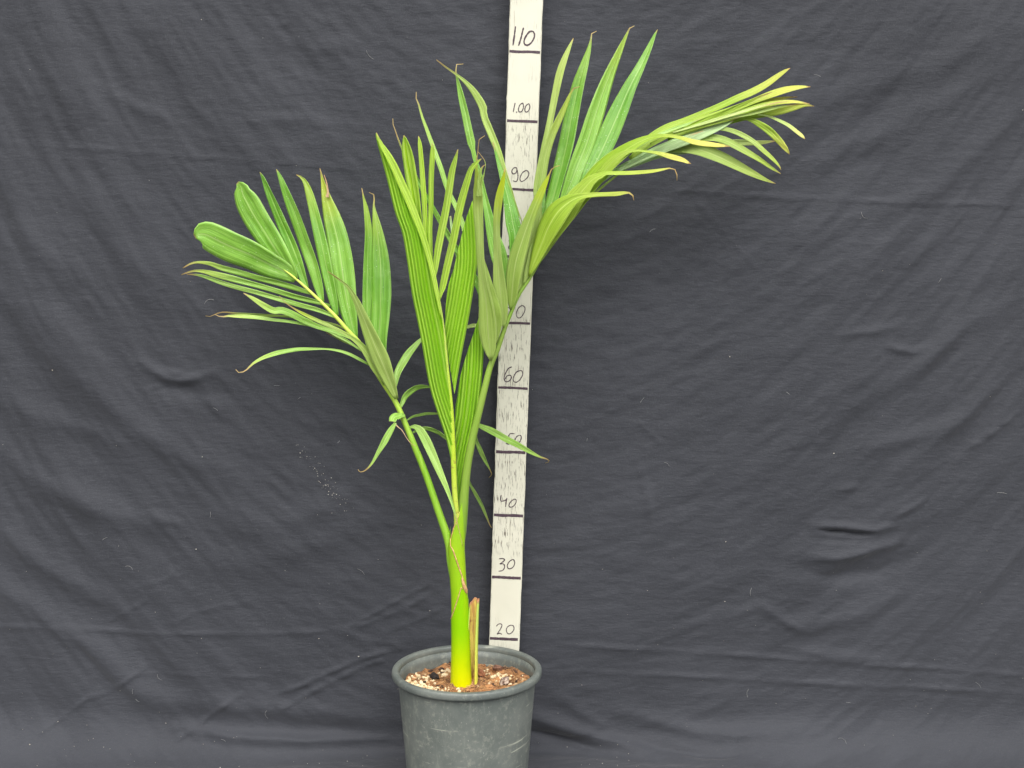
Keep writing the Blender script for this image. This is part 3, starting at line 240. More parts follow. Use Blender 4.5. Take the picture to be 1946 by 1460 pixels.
def resample(pts, n):
    """Catmull-Rom through pts (k columns), n samples even along the length."""
    p = np.asarray(pts, float); q = np.vstack([2*p[0]-p[1], p, 2*p[-1]-p[-2]])
    out = []
    for i in range(1, len(q)-2):
        a, b, c, d_ = q[i-1], q[i], q[i+1], q[i+2]
        for t in np.linspace(0, 1, 12, endpoint=False):
            out.append(.5*((2*b)+(c-a)*t+(2*a-5*b+4*c-d_)*t*t+(3*b-a-3*c+d_)*t**3))
    out.append(p[-1]); out = np.array(out)
    s = np.r_[0, np.cumsum(np.linalg.norm(np.diff(out[:, :3], axis=0), axis=1))]
    u = np.linspace(0, s[-1], n)
    return np.stack([np.interp(u, s, out[:, k]) for k in range(p.shape[1])], 1)
def tube(pts, n=40, sides=10, flat=1.0, hollow=None):
    """verts, faces, lu of a tapered tube along pts (x, y, z, r)."""
    P = resample(pts, n); V, Fc, U = [], [], []
    T = np.gradient(P[:, :3], axis=0); T /= np.linalg.norm(T, axis=1)[:, None]+1e-9
    for i in range(n):
        f = np.array((0, -1, .13)); f = f-T[i]*f.dot(T[i]); f /= np.linalg.norm(f)+1e-9; s = np.cross(T[i], f)
        for k in range(sides):
            a = 2*math.pi*k/sides
            V.append(P[i, :3]+max(P[i, 3], 2e-4)*(math.cos(a)*s+flat*math.sin(a)*f)); U.append(i/(n-1))
    for i in range(n-1):
        for k in range(sides):
            a, b = i*sides+k, i*sides+(k+1) % sides
            Fc.append((a, b, b+sides, a+sides))
    Fc.append(tuple(range(sides))[::-1]); Fc.append(tuple(range((n-1)*sides, n*sides)))
    return V, Fc, U
def vnoise(x, y, seed, octaves=1):
    """smooth value noise, any array shape"""
    r = np.random.default_rng(seed); tab = r.random((256, 256))*2-1
    out = 0; amp = 1.
    for o in range(octaves):
        xi = np.floor(x).astype(int); yi = np.floor(y).astype(int); fx = x-xi; fy = y-yi
        fx = fx**3*(fx*(fx*6-15)+10); fy = fy**3*(fy*(fy*6-15)+10)
        g = lambda a, b: tab[a % 256, b % 256]
        out = out+amp*((g(xi, yi)*(1-fx)+g(xi+1, yi)*fx)*(1-fy)+(g(xi, yi+1)*(1-fx)+g(xi+1, yi+1)*fx)*fy)
        x = x*2.03+17.3; y = y*2.03+5.1; amp *= .5
    return out

# ------------------------------------------------------------------ materials
class NT:
    def __init__(s, name):
        s.m = bpy.data.materials.new(name); s.m.use_nodes = True; s.n = s.m.node_tree.nodes; s.l = s.m.node_tree.links
        s.b = s.n['Principled BSDF']; s.out = s.n['Material Output']
    def add(s, t, **k):
        n = s.n.new(t)
        for a, v in k.items():
            if a.startswith('i_'): n.inputs[a[2:].replace('_', ' ')].default_value = v
            else: setattr(n, a, v)
        return n
    def link(s, a, b): s.l.new(a, b)
    def attr(s, name): n = s.add('ShaderNodeAttribute', attribute_name=name); return n.outputs['Fac']
    def math(s, op, a, b=None, clamp=False):
        n = s.add('ShaderNodeMath', operation=op, use_clamp=clamp)
        for i, v in enumerate((a, b)):
            if v is None: continue
            if isinstance(v, (int, float)): n.inputs[i].default_value = v
            else: s.link(v, n.inputs[i])
        return n.outputs[0]
    def step(s, v, lo, hi):
        n = s.add('ShaderNodeMapRange', interpolation_type='SMOOTHSTEP'); s.link(v, n.inputs[0])
        n.inputs[1].default_value = lo; n.inputs[2].default_value = hi; return n.outputs[0]
    def mix(s, f, a, b, blend='MIX'):
        n = s.add('ShaderNodeMix', data_type='RGBA', blend_type=blend)
        if isinstance(f, (int, float)): n.inputs[0].default_value = f
        else: s.link(f, n.inputs[0])
        for i, v in ((6, a), (7, b)):
            if isinstance(v, tuple): n.inputs[i].default_value = v+(1,) if len(v) == 3 else v
            else: s.link(v, n.inputs[i])
        return n.outputs[2]
    def noise(s, scale, detail=3, rough=.55, stretch=None, coord='Object', vec=None):
        if vec is None:
            tc = s.add('ShaderNodeTexCoord'); vec = tc.outputs[coord]
        if stretch:
            mp = s.add('ShaderNodeMapping'); mp.inputs['Scale'].default_value = stretch; s.link(vec, mp.inputs[0]); vec = mp.outputs[0]
        n = s.add('ShaderNodeTexNoise'); n.inputs['Scale'].default_value = scale; n.inputs['Detail'].default_value = detail
        n.inputs['Roughness'].default_value = rough; s.link(vec, n.inputs['Vector']); return n.outputs['Fac']
    def bump(s, h, strength, dist, prev=None):
        b = s.add('ShaderNodeBump'); b.inputs['Strength'].default_value = strength; b.inputs['Distance'].default_value = dist
        s.link(h, b.inputs['Height'])
        if prev is not None: s.link(prev, b.inputs['Normal'])
        return b.outputs[0]

def leaf_material(name, c1, c2, edge, tipc, rough=.42, transl=.3, specks=False, veins=.25, spec=.5, pleats=False):
    t = NT(name); lu, lv, tip = t.attr('lu'), t.attr('lv'), t.attr('tip')
    oi = t.add('ShaderNodeObjectInfo')
    n1 = t.noise(14, 3, .6)
    f = t.math('ADD', t.math('MULTIPLY', n1, 1.3), t.math('MULTIPLY', oi.outputs['Random'], .55)); f = t.step(f, .45, 1.35)
    col = t.mix(f, c1, c2)
    # fine parallel veins running the length of the leaflet
    cv = t.add('ShaderNodeCombineXYZ'); t.link(t.math('MULTIPLY', lv, 13.0), cv.inputs[0]); t.link(t.math('MULTIPLY', lu, 1.3), cv.inputs[1]); t.link(oi.outputs['Random'], cv.inputs[2])
    vn = t.noise(1.6, 4, .7, vec=cv.outputs[0])
    dark = t.mix(1.0, col, (.62, .66, .55), 'MULTIPLY'); light = t.mix(.35, col, edge)
    col = t.mix(t.math('MULTIPLY', t.step(vn, .52, .40), veins*1.6, True), col, dark)
    col = t.mix(t.math('MULTIPLY', t.step(vn, .55, .70), veins*1.8, True), col, light)
    av = t.math('ABSOLUTE', lv)
    col = t.mix(t.math('MULTIPLY', t.step(av, .10, .0), .5), col, edge)            # midrib
    col = t.mix(t.math('MULTIPLY', t.step(av, .90, 1.0), .32), col, edge)          # pale margin
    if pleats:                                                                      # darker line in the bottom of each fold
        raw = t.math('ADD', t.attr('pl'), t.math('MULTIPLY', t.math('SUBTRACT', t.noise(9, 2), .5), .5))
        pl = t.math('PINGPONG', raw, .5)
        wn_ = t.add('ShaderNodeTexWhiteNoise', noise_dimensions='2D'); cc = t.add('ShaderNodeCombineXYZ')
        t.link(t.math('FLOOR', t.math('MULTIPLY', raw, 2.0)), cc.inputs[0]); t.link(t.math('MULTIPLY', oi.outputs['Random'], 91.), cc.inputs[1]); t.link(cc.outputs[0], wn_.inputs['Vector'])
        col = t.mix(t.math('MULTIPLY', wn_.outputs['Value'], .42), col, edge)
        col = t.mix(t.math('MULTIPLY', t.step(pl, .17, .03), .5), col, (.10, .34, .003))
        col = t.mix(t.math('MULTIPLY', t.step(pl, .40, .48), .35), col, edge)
    # withering towards the tip
    n2 = t.noise(60, 4, .6)
    wv = t.math('ADD', lu, t.math('MULTIPLY', t.math('SUBTRACT', n2, .5), .16))
    yel = t.math('MULTIPLY', t.step(wv, .58, .94), t.math('MULTIPLY', tip, 1.2, True), True)
    col = t.mix(yel, col, tipc)
    br = t.math('MAXIMUM', t.attr('thin'), t.step(t.math('ADD', lu, t.math('MULTIPLY', tip, .02)), .985, 1.0))
    col = t.mix(t.math('MULTIPLY', br, .8), col, (.46, .27, .13))
    if specks:
        tc = t.add('ShaderNodeTexCoord'); v = t.add('ShaderNodeTexVoronoi'); v.inputs['Scale'].default_value = 300; t.link(tc.outputs['Object'], v.inputs['Vector'])
        sep = t.add('ShaderNodeSeparateColor'); t.link(v.outputs['Color'], sep.inputs[0])
        m1 = t.math('MULTIPLY', t.step(v.outputs['Distance'], .26, .08), t.step(sep.outputs[0], .66, .80))
        m1 = t.math('MULTIPLY', m1, t.step(t.noise(30, 2), .36, .54))
        col = t.mix(t.math('MULTIPLY', m1, .6), col, (.70, .82, .58))
        bloom = t.step(t.noise(22, 4, .7), .50, .78)
        col = t.mix(t.math('MULTIPLY', bloom, .22), col, (.55, .78, .36))
    t.link(col, t.b.inputs['Base Color'])
    t.b.inputs['Roughness'].default_value = rough; t.b.inputs['Specular IOR Level'].default_value = spec
    nb = t.bump(vn, .35, .0008); nb = t.bump(t.noise(45, 3), .15, .002, nb); t.link(nb, t.b.inputs['Normal'])
    tr = t.add('ShaderNodeBsdfTranslucent'); tcol = t.mix(1.0, col, (1.0, 1.08, .4), 'MULTIPLY'); t.link(tcol, tr.inputs[0]); t.link(nb, tr.inputs['Normal'])
    ms = t.add('ShaderNodeMixShader'); ms.inputs[0].default_value = transl
    t.link(t.b.outputs[0], ms.inputs[1]); t.link(tr.outputs[0], ms.inputs[2]); t.link(ms.outputs[0], t.out.inputs[0])
    return t.m

LEAF_MATS = {
 'top':   leaf_material('leaflet_mature_green', (.14, .39, .022), (.31, .58, .085), (.54, .72, .26), (.46, .52, .05), .34, .25, True, .85),
 'lime':  leaf_material('leaflet_light_green', (.31, .57, .08), (.46, .69, .17), (.64, .80, .34), (.62, .64, .13), .42, .3, False, .75),
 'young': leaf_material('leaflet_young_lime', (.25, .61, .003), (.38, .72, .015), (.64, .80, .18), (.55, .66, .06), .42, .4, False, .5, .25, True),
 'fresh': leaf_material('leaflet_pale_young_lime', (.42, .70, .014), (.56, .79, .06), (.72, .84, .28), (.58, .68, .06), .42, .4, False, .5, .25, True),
 'arch':  leaf_material('leaflet_yellow_green', (.34, .53, .032), (.46, .62, .085), (.66, .78, .24), (.76, .69, .17), .44, .36, False, .5, .3),
 'olive': leaf_material('leaflet_olive_underside', (.35, .50, .090), (.46, .60, .17), (.64, .72, .32), (.50, .60, .02), .5, .34, False, .5, .3),
 'pale':  leaf_material('leaflet_pale_underside', (.46, .62, .15), (.58, .70, .25), (.70, .80, .40), (.74, .68, .2), .5, .3, False, .4, .3),
 'mint':  leaf_material('leaflet_mint_underside', (.46, .66, .28), (.58, .75, .40), (.72, .84, .56), (.7, .66, .25), .5, .35, False, .4, .3),
 'dry':   leaf_material('leaflet_dry_tip', (.40, .23, .12), (.60, .44, .26), (.5, .3, .15), (.5, .3, .15), .7, .1, False, .1),
}
def stalk_material(name, c1, c2, c3, scurf=0.):
    t = NT(name); lu = t.attr('lu')
    n = t.noise(9, 3, stretch=(3, 3, .6)); col = t.mix(t.step(n, .35, .68), c1, c2)
    col = t.mix(t.step(lu, .25, .95), col, c3)
    fi = t.noise(120, 3, .6, stretch=(1, 1, .05)); col = t.mix(t.math('MULTIPLY', t.step(fi, .5, .7), .25), col, c3)
    if scurf:
        s = t.noise(160, 4, .7); col = t.mix(t.math('MULTIPLY', t.step(s, .56, .68), scurf), col, (.28, .17, .06))
    t.link(col, t.b.inputs['Base Color']); t.b.inputs['Roughness'].default_value = .38
    t.link(t.bump(fi, .2, .0006), t.b.inputs['Normal'])
    t.b.inputs['Subsurface Weight'].default_value = .08; t.b.inputs['Subsurface Radius'].default_value = (.004, .006, .001)
    return t.m
STALK = {'A': stalk_material('stalk_green', (.17, .38, .015), (.26, .46, .04), (.58, .70, .10)),
         'B': stalk_material('stalk_yellow_green', (.40, .56, .02), (.50, .60, .08), (.48, .62, .13), .55),
         'C': stalk_material('stalk_olive_green', (.15, .30, .02), (.22, .34, .05), (.27, .40, .05))}
def simple(name, col, rough=.6, var=None, scale=40, bump=0., spec=.4):
    t = NT(name)
    if var: t.link(t.mix(t.step(t.noise(scale, 4, .65), .35, .65), col, var), t.b.inputs['Base Color'])
    else: t.b.inputs['Base Color'].default_value = col+(1,)
    if bump: t.link(t.bump(t.noise(scale*3, 4), .5, bump), t.b.inputs['Normal'])
    t.b.inputs['Roughness'].default_value = rough; t.b.inputs['Specular IOR Level'].default_value = spec
    return t.m

# cloth
def cloth_material():
    t = NT('black_cotton_cloth'); tc = t.add('ShaderNodeTexCoord').outputs['Object']
    big = t.noise(3.0, 3, .6); col = t.mix(t.step(big, .3, .7), (.0275, .0295, .0365), (.0355, .0378, .0460))
    fine = t.noise(900, 2, .6, stretch=(1, 1, .35)); col = t.mix(t.math('MULTIPLY', t.step(fine, .45, .75), .45), col, (.060, .0625, .072))
    fuzz = t.noise(140, 4, .75, stretch=(.5, 1, 1.4)); col = t.mix(t.math('MULTIPLY', t.step(fuzz, .55, .8), .30), col, (.064, .0665, .076))
    t.link(col, t.b.inputs['Base Color'])
    t.b.inputs['Roughness'].default_value = .78; t.b.inputs['Specular IOR Level'].default_value = .35
    t.b.inputs['Sheen Weight'].default_value = .25; t.b.inputs['Sheen Roughness'].default_value = .4
    b = t.bump(t.noise(26, 6, .68, stretch=(.5, 1, 1.4)), .6, .004)
    b = t.bump(t.noise(85, 4, .6, stretch=(.5, 1, 1.6)), .55, .0016, b)
    b = t.bump(fine, .25, .0003, b); t.link(b, t.b.inputs['Normal'])
    return t.m
# painted stick
def stick_material():
    t = NT('flaking_white_paint')
    base = t.mix(t.step(t.noise(7, 4, .6), .35, .7), (.63, .615, .505), (.57, .56, .455))
    base = t.mix(t.math('MULTIPLY', t.step(t.noise(30, 4, .6, stretch=(1, 1, .3)), .5, .75), .35), base, (.54, .53, .42))
    gr = t.noise(100, 4, .6, stretch=(7.5, 1, .55))
    sx = t.add('ShaderNodeSeparateXYZ'); t.link(t.add('ShaderNodeTexCoord').outputs['Object'], sx.inputs[0])
    worn = t.math('MULTIPLY', t.step(sx.outputs[2], .28, .36), t.step(sx.outputs[2], .74, .60))      # the most handled stretch of the stick
    zone = t.step(t.math('ADD', t.noise(5, 3, .6, stretch=(1, 1, 1)), t.math('MULTIPLY', worn, .10)), .47, .60)
    crack = t.math('MULTIPLY', t.step(gr, .575, .615), zone)
    gr2 = t.noise(40, 3, .5, stretch=(11.0, 1, .28)); crack2 = t.math('MULTIPLY', t.step(gr2, .64, .665), t.step(t.noise(6, 2, .5), .48, .56))
    base = t.mix(t.math('MULTIPLY', t.step(gr, .52, .62), t.math('MULTIPLY', zone, .42)), base, (.45, .43, .36))
    col = t.mix(t.math('MULTIPLY', crack, .85), base, (.10, .075, .06)); col = t.mix(t.math('MULTIPLY', crack2, .8), col, (.16, .10, .06))
    t.link(col, t.b.inputs['Base Color']); t.b.inputs['Roughness'].default_value = .5
    inv = t.math('SUBTRACT', 1.0, t.math('MAXIMUM', crack, crack2)); t.link(t.bump(inv, .6, .0006), t.b.inputs['Normal'])
    return t.m
def pot_material(name, dusty):
    t = NT(name); n = t.noise(11, 5, .65)
    col = t.mix(t.step(n, .3, .7), (.094, .108, .100), (.152, .166, .150))
    dust = t.noise(110, 6, .75); col = t.mix(t.math('MULTIPLY', t.step(dust, .50, .72), dusty), col, (.36, .37, .30))
    drip = t.noise(30, 5, .75, stretch=(1.8, 1.8, .35)); col = t.mix(t.math('MULTIPLY', t.step(drip, .55, .75), .35), col, (.32, .34, .28))
    sc = t.noise(26, 3, .6, stretch=(.35, .35, 7)); sm = t.math('MULTIPLY', t.step(sc, .63, .66), t.step(t.noise(12, 2), .46, .60))
    col = t.mix(t.math('MULTIPLY', sm, .55), col, (.52, .53, .43))
    sp = t.noise(420, 2, .5); col = t.mix(t.math('MULTIPLY', t.step(sp, .70, .75), .5), col, (.5, .5, .42))
    t.link(col, t.b.inputs['Base Color']); t.b.inputs['Roughness'].default_value = .46; t.b.inputs['Specular IOR Level'].default_value = .45
    b = t.bump(dust, .25, .0008); b = t.bump(n, .2, .003, b); t.link(b, t.b.inputs['Normal'])
    return t.m
M_CLOTH, M_STICK = cloth_material(), stick_material()
M_POT, M_RIM = pot_material('pot_plastic', .42), pot_material('pot_rim_plastic', .30)
M_INK = simple('marker_ink', (.050, .030, .042), .55, (.085, .055, .07), 300)
M_EDGE = simple('stick_side_paint', (.62, .56, .42), .6, (.35, .25, .18), 90)
M_FLOOR = simple('concrete_floor', (.25, .24, .22), .9, (.32, .31, .29), 12)

# ------------------------------------------------------------------ setting: floor and cloth
fl = mesh_obj('floor', [(-3, -2.4, -.03), (3, -2.4, -.03), (3, .6, -.03), (-3, .6, -.03)], [(0, 1, 2, 3)], M_FLOOR, smooth=False); tag(fl, kind='structure')

WALL_Y = .034
def bend_radius(x):
    return .026+.055*np.clip((np.abs(x+.06)-.14)/.45, 0, 1)+.012*vnoise(x*5+2, x*0+.3, 6, 2)*np.clip((np.abs(x+.06)-.14)/.2, 0, 1)
def seg_dist(px, pz, pts):
    """distance to polyline, fade at its ends (0..1), signed side"""
    best = np.full(px.shape, 9.); tt = np.zeros(px.shape)
    L = np.r_[0, np.cumsum([math.dist(pts[i], pts[i+1]) for i in range(len(pts)-1)])]
    for i in range(len(pts)-1):
        ax, az = pts[i]; bx_, bz = pts[i+1]; dx, dz = bx_-ax, bz-az; l2 = dx*dx+dz*dz+1e-12
        t = np.clip(((px-ax)*dx+(pz-az)*dz)/l2, 0, 1); dd = np.hypot(px-ax-t*dx, pz-az-t*dz)
        m = dd < best; best = np.where(m, dd, best); tt = np.where(m, (L[i]+t*math.sqrt(l2))/L[-1], tt)
    return best, tt
def cloth_disp(x, s):
    """height of the cloth over its base sheet; s runs up the wall, negative on the floor"""
    h = np.zeros(x.shape)
    # hanging drapes: sag down to the right on the left, up to the right on the right
    ang = np.radians(np.interp(x, [-.9, -.35, .1, .9], [-48, -22, 4, 36]))
    a = x*np.cos(ang)+s*np.sin(ang); b = -x*np.sin(ang)+s*np.cos(ang)
    edge = np.clip(np.abs(x+.05)/.6, .2, 1)
    h += .0046*edge*vnoise(a*3.2+3, b*11+9, 1, 2)
    h += .0012*vnoise(a*9+31, b*34+2, 2, 2)*np.clip(edge+.1, 0, 1)
    h += .0008*vnoise(a*22, b*74, 3, 3)
    h += .0035*vnoise(x*2.2+8, s*2.2+4, 5, 1)
    for kind, pts, w, amp in FOLDS:
        r = w*5 if kind == 'ridge' else w*4
        xs_, zs_ = [p[0] for p in pts], [p[1] for p in pts]
        m = (x > min(xs_)-r) & (x < max(xs_)+r) & (s > min(zs_)-r) & (s < max(zs_)+r)
        if not m.any(): continue
        dd, t = seg_dist(x[m], s[m], pts)
        if kind == 'ridge':
            fade = np.sin(math.pi*np.clip(t, .04, .96))**.6
            g = amp*np.exp(-(dd/w)**2)*fade
        else:
            fade = np.clip(np.minimum(t, 1-t)*(12 if amp > 0 else 4), 0, 1)*((.75+.35*np.sin(t*23+amp*9e3)) if amp > 0 else 1)
            g = amp*np.exp(-(dd/w)**1.3)*fade
        h[m] += g
    return h
def cloth_point(x, s, lift=0.):
    x, s = np.asarray(x, float), np.asarray(s, float)
    h = cloth_disp(x, s)+lift
    BEND = bend_radius(x); q = BEND*math.pi/2; s0 = BEND                       # wall above s0, bend, then floor
    th = np.clip((s0-s)/BEND, 0, math.pi/2)
    wall = s >= s0; floor = s < s0-q
    y = np.where(wall, WALL_Y, np.where(floor, WALL_Y-BEND-(s0-q-s), WALL_Y-BEND*(1-np.cos(th))))
    z = np.where(wall, s, np.where(floor, -.004, BEND-BEND*np.sin(th)-.004*np.sin(th)))
    hf = np.where(floor, np.clip(h, -.002, .006)*np.clip(1-(s0-q-s)/.10, .15, 1), h)
    # lie flat round the pot's foot
    near = np.clip((np.hypot(x-POT_C[0], y-POT_C[1])-.085)/.05, 0, 1); hf = np.where(z < .05, hf*near, hf)
    hf = np.where(wall, np.maximum(hf, -.02), hf)
    return np.stack([x, y-hf*np.cos(th), z+hf*np.sin(th)], -1)
xs = np.r_[np.arange(-1.7, -.95, .02), np.arange(-.95, .95, .0038), np.arange(.95, 1.71, .02)]
ss = np.r_[np.arange(-1.25, -.2, .02), np.arange(-.2, 1.32, .0038), np.arange(1.32, 1.75, .02)]
XX, SS = np.meshgrid(xs, ss)
V = cloth_point(XX, SS).reshape(-1, 3); nx, ny = len(xs), len(ss)
idx = np.arange(nx*ny).reshape(ny, nx)
quads = np.stack([idx[:-1, :-1], idx[:-1, 1:], idx[1:, 1:], idx[1:, :-1]], -1).reshape(-1, 4)
me = bpy.data.meshes.new('backdrop_cloth')
me.vertices.add(len(V)); me.vertices.foreach_set('co', V.astype(np.float32).ravel())
me.loops.add(quads.size); me.loops.foreach_set('vertex_index', quads.ravel().astype(np.int32))
me.polygons.add(len(quads)); me.polygons.foreach_set('loop_start', np.arange(0, quads.size, 4, dtype=np.int32))
me.polygons.foreach_set('use_smooth', np.ones(len(quads), dtype=bool)); me.update(calc_edges=True); me.validate()
me.materials.append(M_CLOTH)
cl = bpy.data.objects.new('backdrop_cloth', me); C.objects.link(cl)
tag(cl, 'creased black cloth hung behind the palm and spread under its pot', 'cloth')

# ------------------------------------------------------------------ measuring stick
st = empty('measuring_stick', (STICK_X-.6*math.sin(STICK_LEAN), .004, 0))
st.rotation_euler = (0, STICK_LEAN, 0); bpy.context.view_layer.update()
tag(st, 'tall white painted measuring stick with handwritten heights standing behind the pot', 'measuring stick')
def ST(s, t, y=0.): return st.matrix_world @ Vector((t, y-.004, s))
HW = .0240; TH = .009
def stick_board():
    V, Fc = [], []; ns = 260
    rows = np.linspace(0, 1.62, ns)
    for i, s in enumerate(rows):
        jl = .0004*vnoise(np.array(s*38.), np.array(1.), 11, 3)-.0006*max(0, vnoise(np.array(s*90.), np.array(4.), 12, 1)-.55)*3
        jr = .0003*vnoise(np.array(s*41.), np.array(7.), 13, 3)
        l, r = -HW-float(jl)*-1, HW+float(jr); c = .0012
        for (t, y) in ((l, c), (l+c, 0), (r-c, 0), (r, c), (r, TH-c), (r-c, TH), (l+c, TH), (l, TH-c)): V.append(ST(s, t, y))
    for i in range(ns-1):
        for k in range(8):
            a, b = i*8+k, i*8+(k+1) % 8; Fc.append((a, b, b+8, a+8))
    Fc.append(tuple(range(8))); Fc.append(tuple(range((ns-1)*8, ns*8))[::-1])
    o = mesh_obj('board', V, [f[::-1] for f in Fc], M_STICK, st, smooth=False)
    return o
stick_board()
def ink_strip(pts, w, seed, wob=.25, taper=True):
    """flat marker stroke lying 0.25 mm proud of the paint"""
    P = resample([(s, t, 0.) for s, t in pts], max(10, 7*len(pts))); T = np.gradient(P[:, :2], axis=0); T /= np.linalg.norm(T, axis=1)[:, None]+1e-12
    V, Fc = [], []; n = len(P)
    for i in range(n):
        ww = w/2*(1+wob*float(vnoise(np.array(i*.6), np.array(seed*1.7), 21, 2)))
        if taper: ww *= min(1, .55+i*.3, .55+(n-1-i)*.3)
        s, t = P[i, :2]; ds, dt = -T[i, 1]*ww, T[i, 0]*ww
        V += [ST(s+ds, t+dt, -.00035), ST(s-ds, t-dt, -.00035), ST(s+ds, t+dt, .0002), ST(s-ds, t-dt, .0002)]
    for i in range(n-1):
        a = i*4; b = a+4
        Fc += [(a, b, b+1, a+1), (a+2, a+3, b+3, b+2), (a, a+2, b+2, b), (a+1, b+1, b+3, a+3)]
    return V, Fc
def join(parts):
    V, Fc = [], []
    for v, f in parts:
        o = len(V); V += list(v); Fc += [tuple(i+o for i in q) for q in f]
    return V, Fc
for k, mark in enumerate((20, 30, 40, 50, 60, 70, 80, 90, 100, 110, 120)):
    s = mark/100; e0, e1 = -HW+.0012, HW-.0016
    if mark in (20,): e1 -= .001
    pts = [(s+.0002, e0), (s+.0004*math.sin(k*2.), e0*.4), (s-.0003*math.cos(k), e1*.3), (s-.0002, e1)]
    V_, F_ = ink_strip(pts, .0044 if mark < 60 else .0037, k, .12, False)
    tag(mesh_obj('mark_line', V_, F_, M_INK, st, smooth=False), 'dark marker line at %s centimetres' % mark)
for k, (label, strokes, w) in enumerate(NUMERALS):
    V_, F_ = join([ink_strip(p, w*.00094, k*5+j) for j, p in enumerate(strokes)])
    tag(mesh_obj('numeral', V_, F_, M_INK, st, smooth=False), 'handwritten number %s in dark marker' % label)

# ------------------------------------------------------------------ pot
H_POT, R = POT_C[2], POT_R
pot = empty('plant_pot', (POT_C[0], POT_C[1], 0)); TILT = math.radians(-2.6)
pot.rotation_euler = (TILT, 0, 0); bpy.context.view_layer.update()
tag(pot, 'dusty dark green plastic nursery pot with thick rolled rim holding the palm', 'plant pot')
def PT(x, y, z): return pot.matrix_world @ Vector((x, y, z))
def lathe(profile, n=96, close=False, wob=0.):
    V, Fc = [], []; m = len(profile)
    for k in range(n):
        a = 2*math.pi*k/n
        for r, z in profile:
            rr = r*(1+wob*math.sin(2*a+1)+wob*.5*math.sin(3*a)); V.append(PT(rr*math.cos(a), rr*math.sin(a), z))
    for k in range(n):
        k2 = (k+1) % n
        for i in range(m-1 if not close else m):
            j = (i+1) % m; Fc.append((k*m+i, k2*m+i, k2*m+j, k*m+j))
    return V, Fc
rb, ru, ri = .775*R, .912*R, .905*R
wall = [(.02, .004), (rb-.006, .004), (rb-.001, .0), (rb, .004)]+[(rb+(ru-rb)*t, .004+(H_POT-.024)*t) for t in np.linspace(.05, 1, 16)] \
     + [(ru, H_POT-.012), (ri+.0004, H_POT-.008), (ri-.0008, H_POT-.008)]+[(ri-.0010-(ru-rb)*t*.98, H_POT-.009-(H_POT-.025)*t) for t in np.linspace(.05, 1, 12)]+[(.02, .014)]
V_, F_ = lathe(wall, 96, True, .0015); mesh_obj('pot_wall', V_, F_, M_POT, pot)
rc, hr = (R+ri)/2, (R-ri)/2
rim = []
for a in np.linspace(0, 2*math.pi, 22, endpoint=False):          # rolled lip: soft rounded-square section
    ca, sa = math.cos(a), math.sin(a); e = .7
    rim.append((rc+hr*math.copysign(abs(ca)**e, ca), H_POT-.0055+.0058*math.copysign(abs(sa)**e, sa)))
rim = [(r, z) for r, z in rim]
V_, F_ = lathe(rim[::-1], 128, True, .0015); mesh_obj('rim', V_, F_, M_RIM, pot)
bead = [(ru+.0005+.0014*math.cos(a), H_POT-.0128+.0022*math.sin(a)) for a in np.linspace(0, 2*math.pi, 8, endpoint=False)]
V_, F_ = lathe(bead[::-1], 96, True, .0015); mesh_obj('bead', V_, F_, M_RIM, pot)

# ------------------------------------------------------------------ soil, perlite, coir
SOIL_Z = H_POT-.0265
def soil_h(x, y):
    x, y = np.asarray(x, float), np.asarray(y, float)
    return SOIL_Z+.0075*np.exp(-((x*x+y*y)/.05**2))+.005*vnoise(x*38+5, y*38+3, 31, 3)+.0022*vnoise(x*150, y*150, 32, 2)
def soil_material():
    t = NT('coir_soil'); n = t.noise(70, 6, .75); col = t.mix(t.step(n, .36, .66), (.12, .055, .024), (.46, .22, .085))
    col = t.mix(t.step(t.noise(28, 4, .7), .52, .70), col, (.55, .31, .14)); col = t.mix(t.step(t.noise(210, 3, .7), .58, .72), col, (.035, .019, .012))
    t.link(col, t.b.inputs['Base Color']); t.b.inputs['Roughness'].default_value = .9
    t.link(t.bump(n, .9, .004), t.b.inputs['Normal']); return t.m
V_, F_ = [], []; NR, NA = 46, 150
for i in range(NR):
    for k in range(NA):
        r = (ri-.004)*(i/(NR-1)); a = 2*math.pi*k/NA; x, y = r*math.cos(a), r*math.sin(a); V_.append(PT(x, y, float(soil_h(x, y))))
for i in range(NR-1):
    for k in range(NA):
        F_.append((i*NA+k, (i+1)*NA+k, (i+1)*NA+(k+1) % NA, i*NA+(k+1) % NA))
so = mesh_obj('potting_soil', V_, F_, soil_material()); tag(so, 'brown coir and bark potting soil filling the pot', 'soil', 'stuff')
def ico():
    f = (1+5**.5)/2; v = [(-1, f, 0), (1, f, 0), (-1, -f, 0), (1, -f, 0), (0, -1, f), (0, 1, f), (0, -1, -f), (0, 1, -f), (f, 0, -1), (f, 0, 1), (-f, 0, -1), (-f, 0, 1)]
    fc = [(0, 11, 5), (0, 5, 1), (0, 1, 7), (0, 7, 10), (0, 10, 11), (1, 5, 9), (5, 11, 4), (11, 10, 2), (10, 7, 6), (7, 1, 8), (3, 9, 4), (3, 4, 2), (3, 2, 6), (3, 6, 8), (3, 8, 9), (4, 9, 5), (2, 4, 11), (6, 2, 10), (8, 6, 7), (9, 8, 1)]
    v = [np.array(p)/np.linalg.norm(p) for p in v]; cache = {}; out = []
    def mid(a, b):
        k = (min(a, b), max(a, b))
        if k not in cache: m = v[a]+v[b]; v.append(m/np.linalg.norm(m)); cache[k] = len(v)-1
        return cache[k]
    for a, b, c in fc:
        ab, bc, ca = mid(a, b), mid(b, c), mid(c, a); out += [(a, ab, ca), (b, bc, ab), (c, ca, bc), (ab, bc, ca)]
    return np.array(v), out
IV, IF = ico()
